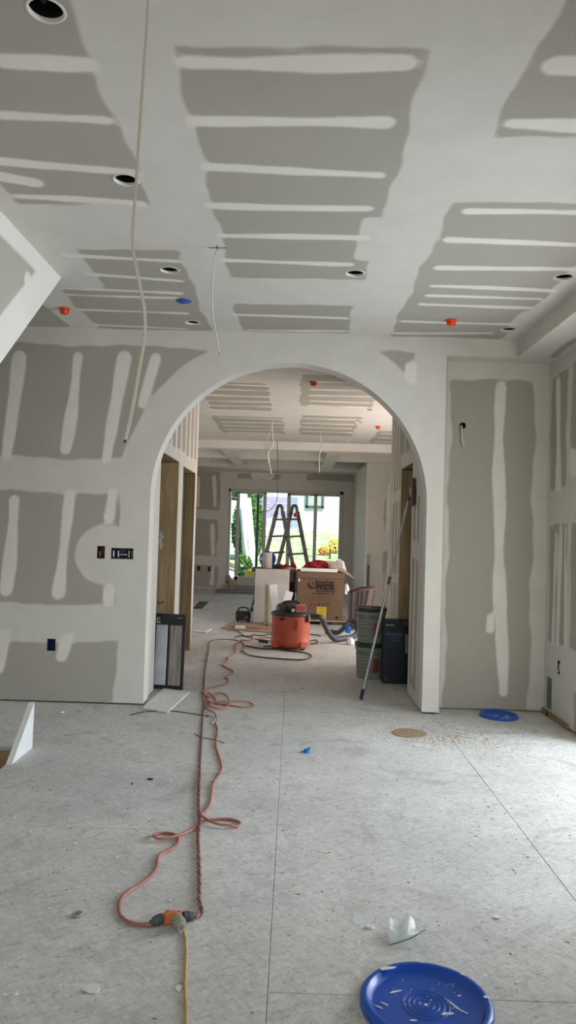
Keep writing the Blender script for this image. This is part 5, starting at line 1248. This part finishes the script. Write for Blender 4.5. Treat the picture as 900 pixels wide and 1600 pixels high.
# boards leaning together at the left
lbs = [((377, 770), (392, 842)), ((381, 769), (389, 838)), ((384, 771), (396, 845)), ((386.5, 778), (399, 835)), ((390, 778), (402, 824)), ((375, 775), (385, 850))]
for i, (tp_, bt) in enumerate(lbs):
    yb = 20.7+.12*i; b_ = PY(*bt, yb); b_.z = gz(yb)-.0; T = PY(*tp_, yb+.9)
    leaner('leaning_board', ['pale board of the leaning pile outside, widest at left', 'pale board of the leaning pile outside, second', 'pale board of the leaning pile outside, third', 'pale board of the leaning pile outside, fourth', 'pale board of the leaning pile outside, nearest the green screen edge', 'pale board of the leaning pile outside, leftmost and lowest'][i], b_, T, .085, .03, 'board_m', 'board')['group'] = 'pale boards leaning outside the sliding door'
struct(MB().cbox(PY(360, 800, 24).x-3, PY(369, 800, 24).x, 24, 24.2, 0, 2.4, .02).build('wall_garden_left', 'stucco'))
def bush(nm, lb, c, rx, ry, rz, n, seed, leaf=.09, mt='foliage'):
    rnd = random.Random(seed); t = thing(nm, lb, 'bush', c); m = MB()
    for i in range(n):
        a, b = rnd.uniform(0, 2*PI), math.acos(rnd.uniform(-1, 1)); k = rnd.uniform(.75, 1.0)
        p = Vector((c[0]+rx*k*math.sin(b)*math.cos(a), c[1]+ry*k*math.sin(b)*math.sin(a), c[2]+rz+rz*k*math.cos(b)))
        u = Vector((rnd.uniform(-1, 1), rnd.uniform(-1, 1), rnd.uniform(-1, 1))).normalized(); v = u.orthogonal().normalized(); s = leaf*rnd.uniform(.6, 1.3)
        m.add([p-u*s, p+v*s*.45, p+u*s, p-v*s*.45], [(0, 1, 2, 3)])
    m.build('leaves', mt, t); MB().cyl((c[0], c[1], c[2]-.1), (c[0], c[1], c[2]+rz), .05, .03, 8).build('stem', 'darkwood', t)
c = PY(390, 770, 26); bush('leafy_tree', 'green leafy tree crown above the leaning boards outside', (c.x-.4, 25, 1.0), .85, .6, 1.5, 1500, 3, .13)
c = PY(389, 800, 23); bush('dark_hedge', 'dark green hedge behind the pale boards leaning outside', (c.x, 23.0, gz(23)-.1), .50, .3, 1.05, 2600, 13, .09)
c = PY(425, 770, 33); bush('distant_tree', 'bright green tree far beyond the lilac fence', (c.x-2.6, 38, 1.83), 2.2, 1.2, 1.7, 1500, 4, .2)
c = FL(389, 858, .1); cx = PY(382, 850, 20.3); bush('low_plant', 'small yellow green plant at the foot of the leaning boards', (cx.x, 20.3, gz(20.3)-.02), .22, .2, .35, 260, 6, .09)
cx = PY(392, 865, 19.6)
t = thing('yellow_bucket', 'yellow bucket on the pale ground outside left of the door screen', 'bucket', (cx.x, 19.6, .03))
MB().lathe([(0, .002), (.12, 0), (.15, .33), (.16, .335), (.16, .35), (.145, .35), (.115, .02), (0, .02)], 24, (cx.x, 19.6, .05)).build('body', 'yellow_p', t); MB().tube([(cx.x-.155, 19.6, .36), (cx.x-.1, 19.5, .28), (cx.x+.1, 19.5, .28), (cx.x+.155, 19.6, .36)], .006, 6, .03).build('bail', 'galv', t)
cx = PY(523, 862, 24.5); bush('yellow_flower_clump', 'yellow flower clump on lawn at the right pane', (cx.x, 24.5, gz(24.5)-.02), .20, .15, .25, 200, 7, .06, 'yellow_p')
cx = PY(508, 868, 24.2); bush('orange_flower_clump', 'orange flower clump on lawn left of the yellow one', (cx.x, 24.2, gz(24.2)-.02), .22, .15, .15, 220, 8, .06, 'orange_p')
cx = PY(515.5, 868, 23.6); tag(MB().cyl((cx.x, 23.6, gz(23.6)-.04), (cx.x, 23.6, PY(513, 857, 23.6).z), .025, n=8).build('garden_stake', 'black_plastic'), 'black garden stake standing between the flower clumps', 'stake')
cx = PY(378, 890, 19.2); crumple('white_tarp', (cx.x-.1, 18.95, .045), .28, .25, .16, 'white', 'heaped white tarp outside at the foot of the left pane', 'tarp', 21, 24)
